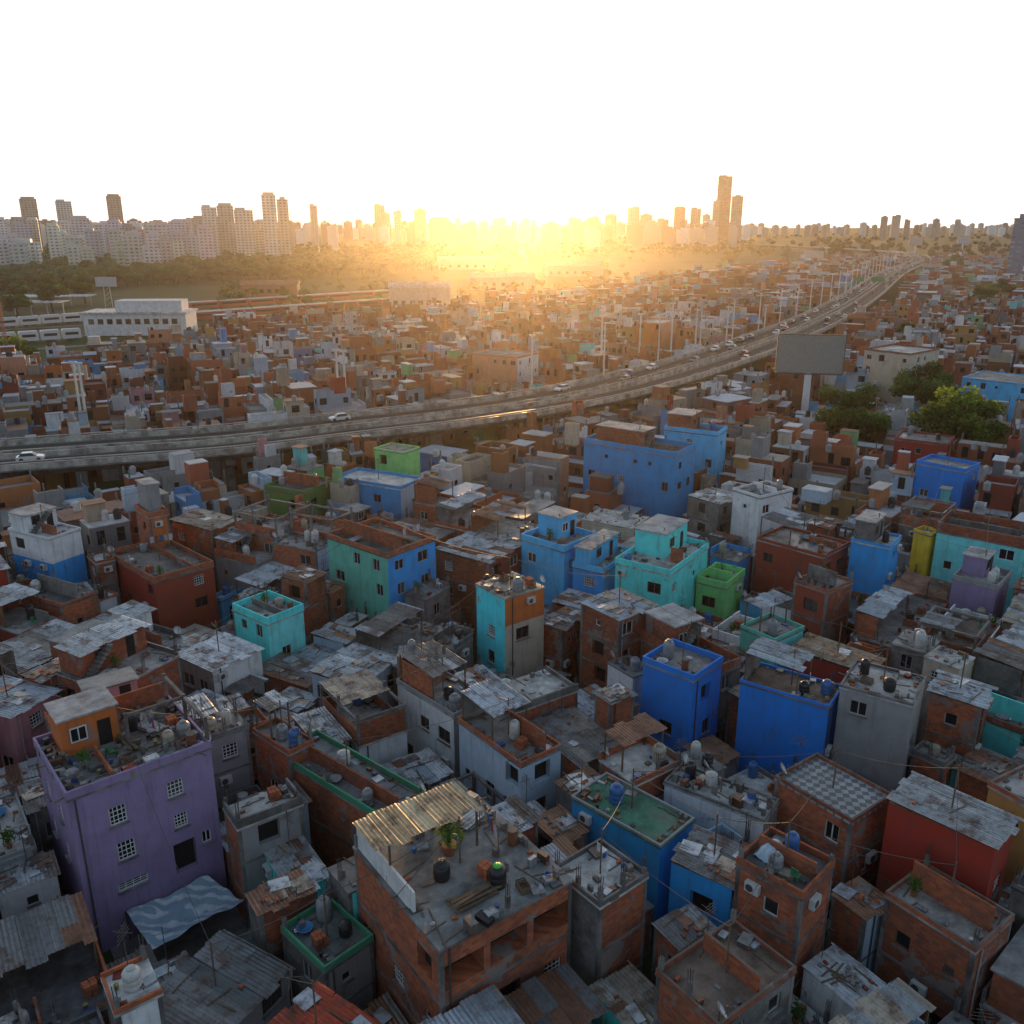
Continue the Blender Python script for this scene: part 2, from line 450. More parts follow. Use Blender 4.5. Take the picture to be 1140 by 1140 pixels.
# ------------------------------------------------------------------ houses: data
C = dict(lilac=(.29,.21,.37), teal=(.11,.48,.37), blue=(.02,.33,.78), peri=(.018,.29,.62), cyan=(.05,.72,.82), turq=(.10,.78,.75),
         lime=(.22,.64,.2), cobalt=(.004,.2,.7), maroon=(.34,.03,.014), redbrown=(.32,.055,.026), aqua=(.2,.77,.75), yellow=(.76,.52,.04),
         white=(.72,.72,.72), pale=(.40,.52,.63), salmon=(.62,.27,.16), grey=(.28,.28,.28), olive=(.1,.2,.04), sky=(.08,.5,.86), royal=(.006,.22,.72),
         pink=(.46,.22,.24), ochre=(.45,.25,.08), cream=(.54,.46,.35), orange=(.58,.15,.03), green=(.05,.26,.14))
def CC(s): return C[s] if isinstance(s, str) and s in C else s
HERO = [
 ('lilac house','tall dusty lilac house with white grille windows and a cluttered roof terrace','lilac','lilac',(75,893),(20,838),(238,838),9.4,1030,dict(par=.5,pst='lilac',nowin=1,room=(.12,.52,.62,.98,2.5,'orange'),clut=12,junk=3)),
 ('terrace house','bare brick house with broad grey roof terrace and tan sheet awning','brick','brick',(490,1060),(388,948),(640,985),8.4,1105,dict(par=.0,room=None,clut=9,open=1,rc=(.25,.25,.24),notank=1,junk=.9)),
 ('green edged terrace','long narrow grey terrace with a low green edge behind the sheet awning','brick','conc',(428,918),(303,846),(470,895),5.6,935,dict(par=.45,pst='green',rc=(.22,.225,.22),room=None)),
 ('tank topped house','low brick house with grey sheets right of the lilac house','brick','brick',(322,842),(248,800),(362,825),6.6,868,dict(roof='mixed')),
 ('dark red house','wide low dark red house with rusty patched walls on the left','maroon','redbrown',(172,650),(84,632),(246,640),6.4,694,dict(par=.6,pst='brick',room=None,rc=(.2,.17,.15))),
 ('cyan house','narrow house with cyan side wall and orange upper front over pale lower wall','cyan','orange',(562,668),(524,653),(610,657),9,742,dict(par=.0,rc=(.42,.36,.29),lowr='cream',room=None)),
 ('teal green house','big block house with mint green side and bright blue front','teal','blue',(431,622),(352,604),(494,606),9,695,dict(par=.5,pst='brick',rc=(.13,.13,.12),room=None)),
 ('mid blue house','largest mid blue house with a wide windowed wall below the highway','peri','peri',(752,510),(637,491),(774,500),10,568,dict(par=.7,pst='peri')),
 ('sky blue house','sky blue house with terraces in the middle of the district','sky','sky',(628,616),(578,603),(668,602),8,652,dict(par=.7,pst='sky',room=(.45,.97,.45,.97,2.5,'sky'))),
 ('small azure house','small azure house tucked right of the sky blue terraces','blue','sky',(672,640),(632,628),(698,612),6.8,660,dict(par=.6,pst='sky')),
 ('turquoise house','bright turquoise house with rooftop room and flat terraces','turq','turq',(746,642),(687,627),(782,609),8,680,dict(par=.6,pst='turq',room=(.4,.97,.4,.97,2.6,'turq'))),
 ('lime house','lime green house with low terrace beside the turquoise one','lime','lime',(808,657),(752,642),(835,630),5.6,686,dict(par=.7,pst='lime',room=None)),
 ('white block','tall plain white block house standing above its neighbours','white','white',(846,556),(820,546),(878,546),10,608,dict(par=.3,pst='white',few=1,room=None)),
 ('concrete house','unfinished grey concrete house with white roof left of white block','conc','conc',(800,562),(769,552),(822,552),8.5,590,dict(roof='sheet',sc=[(.58,.58,.56)])),
 ('red brown house','red brown painted house under a grey sheet roof','redbrown','redbrown',(916,622),(842,602),(947,608),8,658,dict(roof='mixed')),
 ('bright blue house','upright bright blue house right of the red brown one','blue','blue',(990,612),(947,604),(1008,601),9,660,dict(par=.3,pst='blue')),
 ('aqua house','wide pale aqua house with brick parapet at right edge','aqua','aqua',(1142,612),(1042,594),(1165,598),8.5,646,dict(par=1.1,pst='brick')),
 ('yellow house','yellow walled house squeezed beside the aqua house','yellow','yellow',(1036,598),(1012,590),(1046,590),8,638,dict(par=.3,pst='yellow')),
 ('cobalt tower','upright cobalt blue house with a tank on top','cobalt','cobalt',(772,760),(710,743),(816,744),8,824,dict(par=.5,pst='cobalt',room=None)),
 ('cobalt wall house','cobalt blue house with one broad blank wall','cobalt','cobalt',(922,790),(824,761),(937,772),8,856,dict(par=.2,pst='cobalt',few=1,roof='mixed')),
 ('grey cement house','tall grey cement rendered house with balcony beside the cobalt wall','grey','grey',(1016,788),(928,766),(1038,760),9.2,848,dict(par=.2,pst='conc')),
 ('tiled roof house','brick house with a diamond tiled grey terrace','brick','brick',(948,918),(865,868),(990,888),7.2,960,dict(par=.25,pst='brick',check=1,room=None)),
 ('red walled house','house with deep red upper wall over brick under grey sheet roof','maroon','maroon',(1108,945),(990,893),(1125,915),8.6,1010,dict(roof='sheet',few=1,low='brick',sc=[(.38,.39,.39),(.42,.43,.43),(.32,.32,.32)])),
 ('pool roof house','bare brick house with concrete frame and pale blue tarpaulin on roof','brick','brick',(893,1003),(819,965),(932,968),7.6,1055,dict(par=.45,pst='brick',pool=1,room=None)),
 ('green roof house','blue house with flat green painted roof and slim posts','peri','blue',(735,945),(637,890),(768,918),6.0,962,dict(par=.15,pst='grey',rc=(.07,.22,.14),room=None)),
 ('blue shed house','low blue house roofed in loose dark sheets','blue','blue',(815,990),(746,962),(838,965),6,1010,dict(roof='sheet',sc=[(.2,.2,.2),(.26,.26,.26)])),
 ('whitewashed house','long low house with pale grey cluttered roof in front of cobalt tower','white','grey',(850,917),(698,860),(876,893),6.0,932,dict(par=.18,pst='conc',rc=(.42,.42,.4),clut=7,room=None,junk=2)),
 ('slatted roof house','tall brick house under a slatted metal roof','brick','brick',(690,692),(653,672),(724,672),8.5,730,dict(roof='sheet')),
 ('long brick house','long bare brick house stretching left of the cobalt tower','brick','conc',(792,755),(700,700),(822,737),6.3,760,dict(par=.8,pst='brick',rc=(.22,.2,.18))),
 ('pale grey house','pale grey blue house with patched sheet lean-to','pale','pale',(580,855),(510,805),(618,838),6.6,890,dict(roof='mixed')),
 ('stepped tin house','low white walled house with stepped tin roof behind pale grey house','white','grey',(505,800),(440,762),(548,782),6.0,830,dict(roof='mixed')),
 ('amber roof house','brick house with flat roof catching amber light','brick','brick',(478,745),(405,725),(518,733),7.6,770,dict(par=.0,rc=(.46,.35,.24),room=None)),  # warm low sunlight on this roof is put into its slab colour
 ('pale turquoise house','pale turquoise house with rooftop tanks behind the white shed','turq','aqua',(298,697),(256,682),(340,682),6.2,718,dict(par=.7,pst='turq',room=None)),
 ('white shed','low white shed with pale sheet roof','grey','white',(236,748),(197,731),(290,722),5.6,772,dict(roof='sheet',sc=[(.55,.58,.62),(.6,.63,.66)])),
 ('orange brick house','orange brick house topped by a grey cement upper floor','brick','orange',(166,578),(118,566),(207,574),9.5,612,dict(par=.6,pst='brick',room=(.2,.9,.3,.95,3.4,'grey'))),
 ('white and blue house','white upper floor over blue walls at left edge','white','white',(54,602),(13,590),(88,590),9,646,dict(par=.2,pst='white',low='blue')),
 ('olive house','dark olive green house near the highway','olive','olive',(338,552),(300,543),(368,537),7.5,578,dict(par=.5,pst='olive',room=None)),
 ('slate blue house','slate blue house right of the olive one','peri','pale',(446,546),(370,532),(462,534),8,576,dict(par=.4,pst='peri')),
 ('bright green house','small bright green house close under the highway','lime','lime',(449,506),(420,500),(461,499),9.5,527,dict(par=.2,pst='lime')),
 ('light blue house','light blue house beyond the largest mid blue one','sky','sky',(799,486),(740,479),(806,479),10,520,dict(par=.6,pst='sky')),
 ('royal blue house','royal blue house in the right hand quarter','royal','royal',(1074,527),(1020,517),(1092,520),9,560,dict(par=.5,pst='royal')),
 ('blood red house','blood red house below the two round trees','maroon','maroon',(1055,497),(996,490),(1064,488),7.3,520,dict(par=.3,pst='maroon',room=None)),
 ('glacier blue house','glacier blue wide house at far right edge','sky','sky',(1150,430),(1072,421),(1160,421),9,446,dict(par=.2,pst='sky')),
 ('tall cream house','tall cream house with brick top right of the billboard','cream','cream',(1014,396),(965,390),(1023,388),12,428,dict(par=.4,pst='brick')),
 ('salmon block','salmon apartment house rising above the far side of the highway','salmon','white',(576,399),(528,394),(592,393),9.5,438,dict(par=.4,pst='salmon',room=None)),
 ('orange block','orange slab house near the far bend of the highway','orange','salmon',(737,361),(710,359),(744,357),11,395,dict(par=.2,pst='orange',few=1,room=None)),
 ('corner brick house','brick house with concrete posts in the lower right corner','brick','brick',(1085,1062),(988,998),(1122,1022),6,1120,dict(par=.3,pst='brick',room=None)),
 ('bottom brick house','brick house with dark grey roof at the bottom edge','brick','conc',(800,1148),(733,1085),(882,1082),6.5,1200,dict(par=.3,pst='brick',room=None)),
 ('dark sheet house','low house under dark corrugated sheets, bottom left','grey','grey',(232,1168),(160,1122),(318,1078),4.0,1200,dict(roof='sheet',sc=[(.18,.19,.19),(.22,.22,.22),(.15,.15,.15)])),
 ('red roof house','house with a red sheet roof at the bottom edge','brick','brick',(352,1205),(312,1158),(398,1143),6,1300,dict(roof='sheet',sc=[(.42,.07,.035)])),
 ('green yard house','low grey house with a green rimmed yard between lilac and terrace house','conc','grey',(362,1085),(300,1028),(430,1040),4.4,1110,dict(par=.4,pst='green',rc=(.16,.17,.16))),
 ('narrow grey house','narrow grey brick house right of the terrace house','conc','brick',(668,1012),(640,985),(702,985),7.4,1070,dict(par=.3,pst='conc')),
 ('dim teal house','dim teal house with lean-to right of the long brick house','teal','aqua',(862,716),(831,702),(893,701),7,738,dict(par=.3,pst='teal',roof='mixed')),
 ('tan roof house','long dark red house under a tan roof','maroon','maroon',(968,752),(880,727),(990,738),6.6,772,dict(roof='sheet',few=1,sc=[(.48,.32,.2),(.42,.3,.2)])),
 ('grey sheet house','brick house with pale grey sheet roof above red walled house','brick','brick',(1092,788),(1038,775),(1116,770),8,826,dict(roof='sheet',sc=[(.44,.47,.5)])),
 ('brown brick house','brown brick house with tank below red brown house','redbrown','brick',(921,662),(886,651),(952,651),8,690,dict(par=.3,pst='brick')),
 ('violet house','small violet house near the right edge','lilac','lilac',(1110,657),(1060,646),(1132,642),7,682,dict(par=.4,pst='grey')),
 ('peach house','peach walled house cut by the right edge','ochre','ochre',(1165,912),(1112,880),(1190,890),8,970,dict(par=.3,pst='brick')),
 ('pink house','dusty pink house at the left edge behind the lilac one','pink','pink',(12,800),(-40,782),(58,768),7,840,dict(roof='sheet')),
]
heroes = []
polys = []; grid = {}
def rect(A, yaw, w, d):
    c, s = math.cos(yaw), math.sin(yaw)
    e1 = (c*w, s*w); e2 = (-s*d, c*d)
    return [(A[0],A[1]),(A[0]+e1[0],A[1]+e1[1]),(A[0]+e1[0]+e2[0],A[1]+e1[1]+e2[1]),(A[0]+e2[0],A[1]+e2[1])]
def sat(a, b, eps=.02):
    for P in (a, b):
        for i in (0, 1):
            nx = P[i+1][1]-P[i][1]; ny = P[i][0]-P[i+1][0]
            l = math.hypot(nx, ny) or 1; nx /= l; ny /= l
            A = [p[0]*nx+p[1]*ny for p in a]; B = [p[0]*nx+p[1]*ny for p in b]
            if max(A) < min(B)+eps or max(B) < min(A)+eps: return False
    return True
def cells(p):
    xs = [q[0] for q in p]; ys = [q[1] for q in p]
    for i in range(int(min(xs)//12), int(max(xs)//12)+1):
        for j in range(int(min(ys)//12), int(max(ys)//12)+1): yield (i, j)
def clash(p):
    for k in cells(p):
        for q in grid.get(k, ()):
            if sat(p, polys[q]): return True
    return False
def put(p):
    polys.append(p)
    for k in cells(p): grid.setdefault(k, []).append(len(polys)-1)
def wrap(a): return (a + math.pi) % (2*math.pi) - math.pi
VIS = []
for (sh, lb, wl, wr, A, L, Rr, z, vb, op) in HERO:
    z *= K
    a, l, r = at(*A, z), at(*L, z), at(*Rr, z)
    e1, e2 = r - a, l - a
    a1 = math.atan2(e1.y, e1.x); a2 = math.atan2(e2.y, e2.x) - math.pi/2
    w1 = math.hypot(A[0]-Rr[0], A[1]-Rr[1]); w2 = math.hypot(A[0]-L[0], A[1]-L[1])
    yaw = a1 + wrap(a2 - a1) * w2 / (w1 + w2)
    wd = min(max(e1.length, 3.6), 15); dp = min(max(e2.length, 3.6), 15)
    for k in range(14):
        p = rect(a, yaw, wd, dp)
        if not clash(p): break
        if k % 2: wd *= .92
        else: dp *= .92
    put(p)
    heroes.append(dict(A=a, yaw=yaw, w=wd, d=dp, h=z, short=sh, label=lb, wl=wl, wr=wr, vb=vb, op=op, hero=True, p=p,
                       px=(L[0], Rr[0]), cpx=((L[0]+Rr[0])/2, A[1])))
    VIS.append((L[0], Rr[0], vb, math.hypot(a.x, a.y), A[1]))
KEEP = []   # circles kept free of houses
TREES = [(956,460,0,1.55,'dark round tree below the billboard, left of the yellow green tree'),(1064,462,1,1.6,'yellow green round tree right of the dark tree'),
 (1030,428,2,1.45,'dark tree rising behind the yellow green tree'),(14,388,1,1.2,'yellowish tree beside the red mast at left edge'),
 (16,330,0,1.7,'large dark tree at left edge below the apartment blocks'),(55,322,2,1.8,'broad tree second from left edge below the apartments'),
 (92,316,0,1.7,'third tree from left edge beside the railway'),(1090,330,0,1.6,'dark tree at right edge beyond the far houses'),
 (1115,322,2,1.6,'broad tree at far right beside another dark tree'),(930,276,0,2.2,'large tree left of the far highway bend'),
 (1062,292,2,1.9,'dark tree right of the far highway bend'),(812,284,0,2.0,'tall dark tree below the twin towers'),(1010,372,2,1.2,'tree beyond the tall cream house')]
for (px, py, k, sc, _) in TREES:
    q = at(px, py, 6.5*sc); KEEP.append((q.x, q.y, 3.8))
    if q.y < 260: VIS.append((px-36, px+36, py+28, math.hypot(q.x, q.y), py))
q = at(892, 466); KEEP.append((q.x, q.y, 3)); VIS.append((858, 930, 440, math.hypot(q.x, q.y), 415)); VIS.append((886, 898, 463, math.hypot(q.x, q.y), 440))
CZ = 2.3
ccs = [at(px, py, CZ) for px, py in ((140,1015),(168,1056),(272,1003),(232,975))]
q = sum(ccs, Vector())/4; KEEP.append((q.x, q.y, 2.2)); VIS.append((140, 272, 1056, math.hypot(q.x, q.y), 1010))
q = at(150, 372); VIS.append((90, 210, 369, math.hypot(q.x, q.y), 350))
q = at(30, 384); VIS.append((-30, 95, 386, math.hypot(q.x, q.y), 360))
bnd = [(-100,428),(90,424),(215,402),(240,382),(450,374),(520,360),(650,338),(800,312),(900,296),(1250,290)]
def bound(px):
    for (a, b), (c, d) in zip(bnd, bnd[1:]):
        if px <= c: return b + (d-b)*max(0, (px-a))/(c-a)
    return bnd[-1][1]
STY = [('brick',.46),('conc',.15),('grey',.06),('white',.13),('maroon',.03),('redbrown',.05),('blue',.025),('sky',.025),('lime',.008),('turq',.025),('ochre',.02),('pink',.02),('cream',.035),('pale',.035)]
SNAME = dict(brick='brick', conc='concrete', grey='grey', white='white', maroon='red', redbrown='rust-red', blue='blue', sky='azure', lime='green', turq='turquoise', ochre='ochre', pink='pink', cream='cream', pale='pale-blue')
def sty(dist=99):
    if dist < 64: return R.choice(('brick','brick','brick','brick','brick','brick','conc','conc','grey','white','pale','turq'))
    t = R.random()*sum(b for a, b in STY)
    for a, b in STY:
        t -= b
        if t <= 0: return a
    return 'brick'
fills = []
def try_fill(cx, cy, yaw, wd, dp, shr=(1, .8, .62)):
    q = proj((cx, cy, 0)); qt = proj((cx, cy, 9))
    if q[0] < -60 or q[0] > 1195 or qt[1] > 1200: return False
    if q[1] < bound(q[0]): return False
    if cy < 20: return False
    for (x, y, r) in KEEP:
        if math.hypot(x-cx, y-cy) < r + 3.2: return False
    far = math.hypot(cx, cy)
    rd_, ri = road_d(cx, cy)
    if rd_ < HW + 1.2 + .5*max(wd, dp): return False
    front = (Vector((cx, cy, 0))-path[ri]).dot(nrm(ri)[0]) < 0 and path[ri].y < 330
    for f in shr:
        a, b = wd*f, dp*f
        best = None
        for k in range(4):
            y_ = yaw + k*math.pi/2
            ww, dd = (a, b) if k % 2 == 0 else (b, a)
            c, s = math.cos(y_), math.sin(y_)
            A = (cx - (c*ww - s*dd)/2, cy - (s*ww + c*dd)/2)
            n = math.hypot(*A)
            if best is None or n < best[0]: best = (n, A, y_, ww, dd)
        _, A, y_, ww, dd = best
        p = rect(A, y_, ww, dd)
        if not clash(p): break
    else: return False
    h = R.choice((1,2,2,2,3,3) if far < 90 else (1,2,2,3,3)) * 2.75 + R.uniform(.1, 1.2)
    if far > 160: h = R.choice((1,2,2,3,3,4)) * 2.6 + R.uniform(0, 1.6)
    pxs = [proj((x, y, h))[0] for x, y in p]
    x0, x1 = min(pxs), max(pxs)
    bot = max(proj((x, y, 0))[1] for x, y in p)
    for _ in range(12):
        ok = True
        top = min(proj((x, y, h))[1] for x, y in p)
        for (va, vb_, vv, hc, cpy) in VIS:
            if far < hc + 1 and top < vv - 2 and min(x1, vb_) - max(x0, va) > .1*min(x1-x0, vb_-va) and bot > cpy:
                ok = False; break
        if ok and front:
            e = edge_py((x0+x1)/2)
            if e is not None and top < e + 3: ok = False
        if ok: break
        h -= .7
        if h < 2.2: return False
    put(p)
    fills.append(dict(A=Vector((A[0], A[1], 0)), yaw=y_, w=ww, d=dd, h=h, p=p, dist=far, cpx=(sum(pxs)/4, proj((cx, cy, h))[1]), hero=False, op={}))
    return True
DIST = [(-25,40,36),(10,45,35),(40,50,42),(-30,85,62),(0,95,58),(35,90,50),(75,90,48),(100,150,62),(60,125,55),(-60,95,40),(140,220,60),(200,330,58),(90,330,62),
        (-60,170,28),(0,200,36),(-120,200,25),(50,260,50),(-40,280,32),(-130,300,22),(30,360,45),(130,480,62),(300,520,55),(420,700,58),(-60,380,30),(60,520,40),(250,900,60),(200,220,50),(350,380,50)]
cand = []
for di, (dx, dy, yw) in enumerate(DIST):
    yw_ = rad(yw); c, s = math.cos(yw_), math.sin(yw_)
    dist0 = math.hypot(dx, dy)
    cw = 5.2 if dist0 < 130 else (4.9 if dist0 < 420 else 7.5)
    ext = 75 if dist0 < 180 else (170 if dist0 < 420 else 330)
    v = -ext; row = 0
    while v < ext:
        rd = cw*R.uniform(.75, 1.5)
        u = -ext + R.uniform(0, 3)
        while u < ext:
            rw = cw*R.uniform(.55, 1.7)
            X = dx + c*(u+rw/2) - s*(v+rd/2); Y = dy + s*(u+rw/2) + c*(v+rd/2)
            if Y > 20 and min(range(len(DIST)), key=lambda k: (DIST[k][0]-X)**2+(DIST[k][1]-Y)**2) == di:
                cand.append((X, Y, yw_ + rad(R.uniform(-1.2, 1.2)), rw-.05, rd-.05))
            u += rw + (1.1 if R.random() < .06 else 0)
        v += rd + (1.1 if row % 2 else .05); row += 1
cand.sort(key=lambda t: t[0]**2+t[1]**2)
for t in cand: try_fill(*t, shr=(1, .96, .88, .75, .6))
for _ in range(7000):
    py = R.uniform(470, 1250); px = R.uniform(-40, 1170); q = at(px, py)
    yw = DIST[min(range(len(DIST)), key=lambda k: (DIST[k][0]-q.x)**2+(DIST[k][1]-q.y)**2)][2]
    a = R.uniform(2.2, 4.6)
    try_fill(q.x, q.y, rad(yw), a, R.uniform(2.2, 4.4), (1, .75))
fills.sort(key=lambda f: f['dist'])
NIND = 300 - len(heroes)
ind, rest = fills[:NIND], fills[NIND:]
ORD = ['nearest','second','third','fourth','fifth','sixth','seventh','eighth','ninth','tenth','eleventh','twelfth','thirteenth','fourteenth','fifteenth','sixteenth','seventeenth','eighteenth','nineteenth','twentieth']
ORD += ['twenty-'+x for x in ('first','second','third','fourth','fifth','sixth','seventh','eighth','ninth')] + ['thirtieth'] + ['thirty-'+x for x in ('first','second','third','fourth','fifth','sixth','seventh','eighth','ninth')]
def ordl(k): return 'first' if k == 0 else ORD[min(k, len(ORD)-1)]
buck = {}
for f in ind:
    f['wr'] = sty(f['dist']); f['wl'] = f['wr'] if R.random() < .6 else R.choice(('brick','brick','conc'))
    hh = min(heroes, key=lambda g: (g['cpx'][0]-f['cpx'][0])**2 + ((g['cpx'][1]-f['cpx'][1])*1.5)**2)
    dx = f['cpx'][0]-hh['cpx'][0]; dy = f['cpx'][1]-hh['cpx'][1]
    dr = ('right of' if dx > 0 else 'left of') if abs(dx) > abs(dy)*1.3 else ('in front of' if dy > 0 else 'behind')
    buck.setdefault((hh['short'], dr, f['wr']), []).append((dx*dx+dy*dy, f))
RN = {'slab':'flat roof','sheet':'sheet metal roof','mixed':'half covered terrace','frame':'unfinished top floor'}
for (hs, dr, st), L in buck.items():
    L.sort(key=lambda t: t[0])
    for i, (_, f) in enumerate(L):
        f['short'] = f"{ORD[min(i,19)]} {SNAME[st]} house {dr} the {hs}"
        big = min(f['w'], f['d']) > 3.4
        f['roof'] = R.choices(('slab','sheet','mixed','frame'), (.32,.25,.24,.19) if big else (.5,.5,0,0))[0]
        f['label'] = f"{f['short']}, with {RN[f['roof']]}"

# ------------------------------------------------------------------ shared part meshes
WT = {}
def win_mesh(kind, w, h):
    k = (kind, w, h)
    if k in WT: return WT[k]
    f = MB(); t = .07
    f.box(-w/2, -w/2+t, -.08, -.005, -h/2, h/2); f.box(w/2-t, w/2, -.08, -.005, -h/2, h/2)
    f.box(-w/2+t, w/2-t, -.08, -.005, -h/2, -h/2+t); f.box(-w/2+t, w/2-t, -.08, -.005, h/2-t, h/2)
    if kind == 'slide': f.box(-.035, .035, -.07, -.008, -h/2+t, h/2-t)
    if kind == 'grid':
        for i in (1, 2, 3): x = -w/2 + w*i/4; f.box(x-.025, x+.025, -.1, -.085, -h/2, h/2)
        for i in (1, 2, 3): z = -h/2 + h*i/4; f.box(-w/2, w/2, -.125, -.103, z-.025, z+.025)
    me = f.mesh('window', [ENAMEL])
    p = MB(); p.face([(-w/2,-.03,-h/2),(w/2,-.03,-h/2),(w/2,-.03,h/2),(-w/2,-.03,h/2)]); pm = p.mesh('pane', [GLASS])
    s = MB(); s.box(-w/2-.08, w/2+.08, -.26, -.1, -h/2-.08, -h/2-.005); sm = s.mesh('sill', [CONC])
    q = MB(); q.face([(-w/2,-.002,-h/2),(w/2,-.002,-h/2),(w/2,-.002,h/2),(-w/2,-.002,h/2)]); vm_ = q.mesh('opening', [SHADE])
    WT[k] = (me, pm, sm, vm_); return WT[k]
acm = MB(); acm.box(-.42,.42,-.36,-.04,-.3,.3,0)
acm.M = Matrix.Translation((-.12,-.36,0)) @ Matrix.Rotation(math.pi/2,4,'X'); acm.lathe([(.23,0),(.23,.015)], 14, 1); acm.M = None
acm.box(-.36,-.32,-.34,0,-.36,-.302,1); acm.box(.32,.36,-.34,0,-.36,-.302,1)
ACM = acm.mesh('air_conditioner', [ENAMEL, STEEL])
dm = MB()
dm.M = Matrix.Translation((0,0,.75)) @ Matrix.Rotation(rad(55),4,'X') @ Matrix.Rotation(rad(20),4,'Y')
dm.lathe([(.02,0),(.18,.02),(.32,.08),(.4,.15)], 14, 0, cap=False); dm.tube((0,-.3,.1),(0,0,.42),.015,n=4,m=1); dm.box(-.04,.04,-.05,.05,.4,.48,1)
dm.M = None; dm.tube((0,0,0),(0,0,.75),.03,n=5,m=1)
DISH = dm.mesh('satellite_dish', [METAL, STEEL])
sb = MB(); sb.box(-.11,.11,-.11,.11,0,.75,0)
for x in (-.07,.07):
    for y in (-.07,.07): sb.tube((x,y,.75),(x*1.2,y*1.3,1.35+.2*R.random()),.02,n=4,m=1)
STUB = sb.mesh('column_stub', [CONC, STEEL])
am = MB(); am.tube((0,0,0),(0,0,2.6),.025,n=5)
for z, l in ((2.5,.35),(2.3,.45),(2.1,.55),(1.9,.6)): am.tube((-l,0,z),(l,0,z),.014,n=4)
am.tube((0,-.5,2.2),(0,.5,2.2),.014,n=4)
ANT = am.mesh('antenna', [STEEL])

def corr(mb, x0, x1, y0, y1, zf, cols, hi=True, m=0):
    x = x0
    while x < x1 - .05:
        xe = min(x + R.uniform(.75, 1.1), x1)
        nsp = R.choice((1,1,2,3)) if y1 - y0 > 3 else 1
        ys = [y0 + (y1-y0)*k/nsp + (R.uniform(-.5,.5) if 0 < k < nsp else 0) for k in range(nsp+1)]
        for k in range(nsp):
            c = R.choice(cols); f = R.uniform(.72, 1.15); c = tuple(v*f for v in c)
            ya, yb = ys[k] - (R.uniform(-.15,.3) if k == 0 else .1), ys[k+1] + R.uniform(-.15,.15)
            dz = .02*k + R.uniform(0,.03); tl = R.uniform(-.05,.06)
            if hi:
                n = max(4, int((xe-x)/.06)); pts = []
                for yy, ex in ((ya, 0), (yb, tl)):
                    for i in range(n+1):
                        xx = x + (xe-x+.04)*i/n
                        pts.append((xx+ex, yy, zf(xx, yy)+dz+.03*math.sin(xx*2*math.pi/.24)))
                mb.raw(pts, [(i, i+1, n+2+i, n+1+i) for i in range(n)], m, c)
            else:
                mb.face([(x,ya,zf(x,ya)+dz),(xe,ya,zf(xe,ya)+dz),(xe,yb,zf(xe,yb)+dz),(x,yb,zf(x,yb)+dz)], m, c)
        x = xe
SHC = [(.4,.42,.44),(.3,.3,.3),(.32,.17,.1),(.54,.56,.58),(.18,.18,.18),(.4,.34,.27),(.4,.44,.49),(.5,.52,.54),(.23,.21,.19),(.27,.135,.085)]
def shmix():
    c = R.choice(SHC); return [c]*5 + [R.choice(SHC)]*2
def style(s):
    if s == 'brick': return 1, (.3,.1,.05)
    if s == 'conc': return 2, (.2,.2,.2)
    return 0, CC(s)
def rubble(root, w, d, top, n, placed, junk=False):
    mb = MB()
    for _ in range(n):
        x, y = R.uniform(.35, w-.35), R.uniform(.35, d-.35)
        if R.random() < (.5 if junk and junk > 1 else .8):   # most of it lies against the edges
            if R.random() < .5: x = R.choice((R.uniform(.25,.6), w-R.uniform(.25,.6)))
            else: y = R.choice((R.uniform(.25,.6), d-R.uniform(.25,.6)))
        if any(a+.4 < x < b-.4 and c+.4 < y < e-.4 for a, b, c, e in placed): continue
        mb.M = Matrix.Translation((x, y, top+.003)) @ Matrix.Rotation(R.choice((0,1.57))+R.uniform(-.35, .35), 4, 'Z') @ Matrix.Rotation(R.uniform(-.06,.06),4,'X')
        t = R.random(); f = R.uniform(.5,1.1)
        if t < .14: mb.box(-.15,.15,-.08,.08,0,.15,0)
        elif t < .4: l = min(R.uniform(.3,1.4 if junk else 1.0), min(w,d)*.25); mb.box(-l,l,-.035,.035,.0,.04,1)
        elif t < .62: a, b = R.uniform(.05,.18), R.uniform(.05,.2); mb.box(-a,a,-b,b,0,R.uniform(.05,.7 if junk else .4),2)
        elif t < .9:
            c = R.choice(SHC+SHC+[(.05,.15,.4),(.3,.05,.03),(.55,.55,.55),(.05,.05,.05)]); a, b = R.uniform(.1,.45), R.uniform(.08,.35); mb.box(-a,a,-b,b,0,R.uniform(.02,.6 if junk else .3),3,tuple(q*f for q in c))
        else:
            c = R.choice(((.55,.55,.55),(.05,.18,.45),(.05,.05,.05),(.3,.25,.1))); mb.lathe([(.1,0),(.14,.3)],8,3,c)
    mb.M = None
    if mb.v: tag(mb.build('roof_clutter', RUB, root), kind='stuff')
WS = [('slide',1.2,1.1),('slide',1.5,1.2),('plain',.9,1.0),('plain',.6,.6),('slide',1.0,1.3),('grid',1.1,1.1)]
FRC = [(.65,.65,.63),(.05,.05,.05),(.16,.1,.06),(.4,.4,.4)]
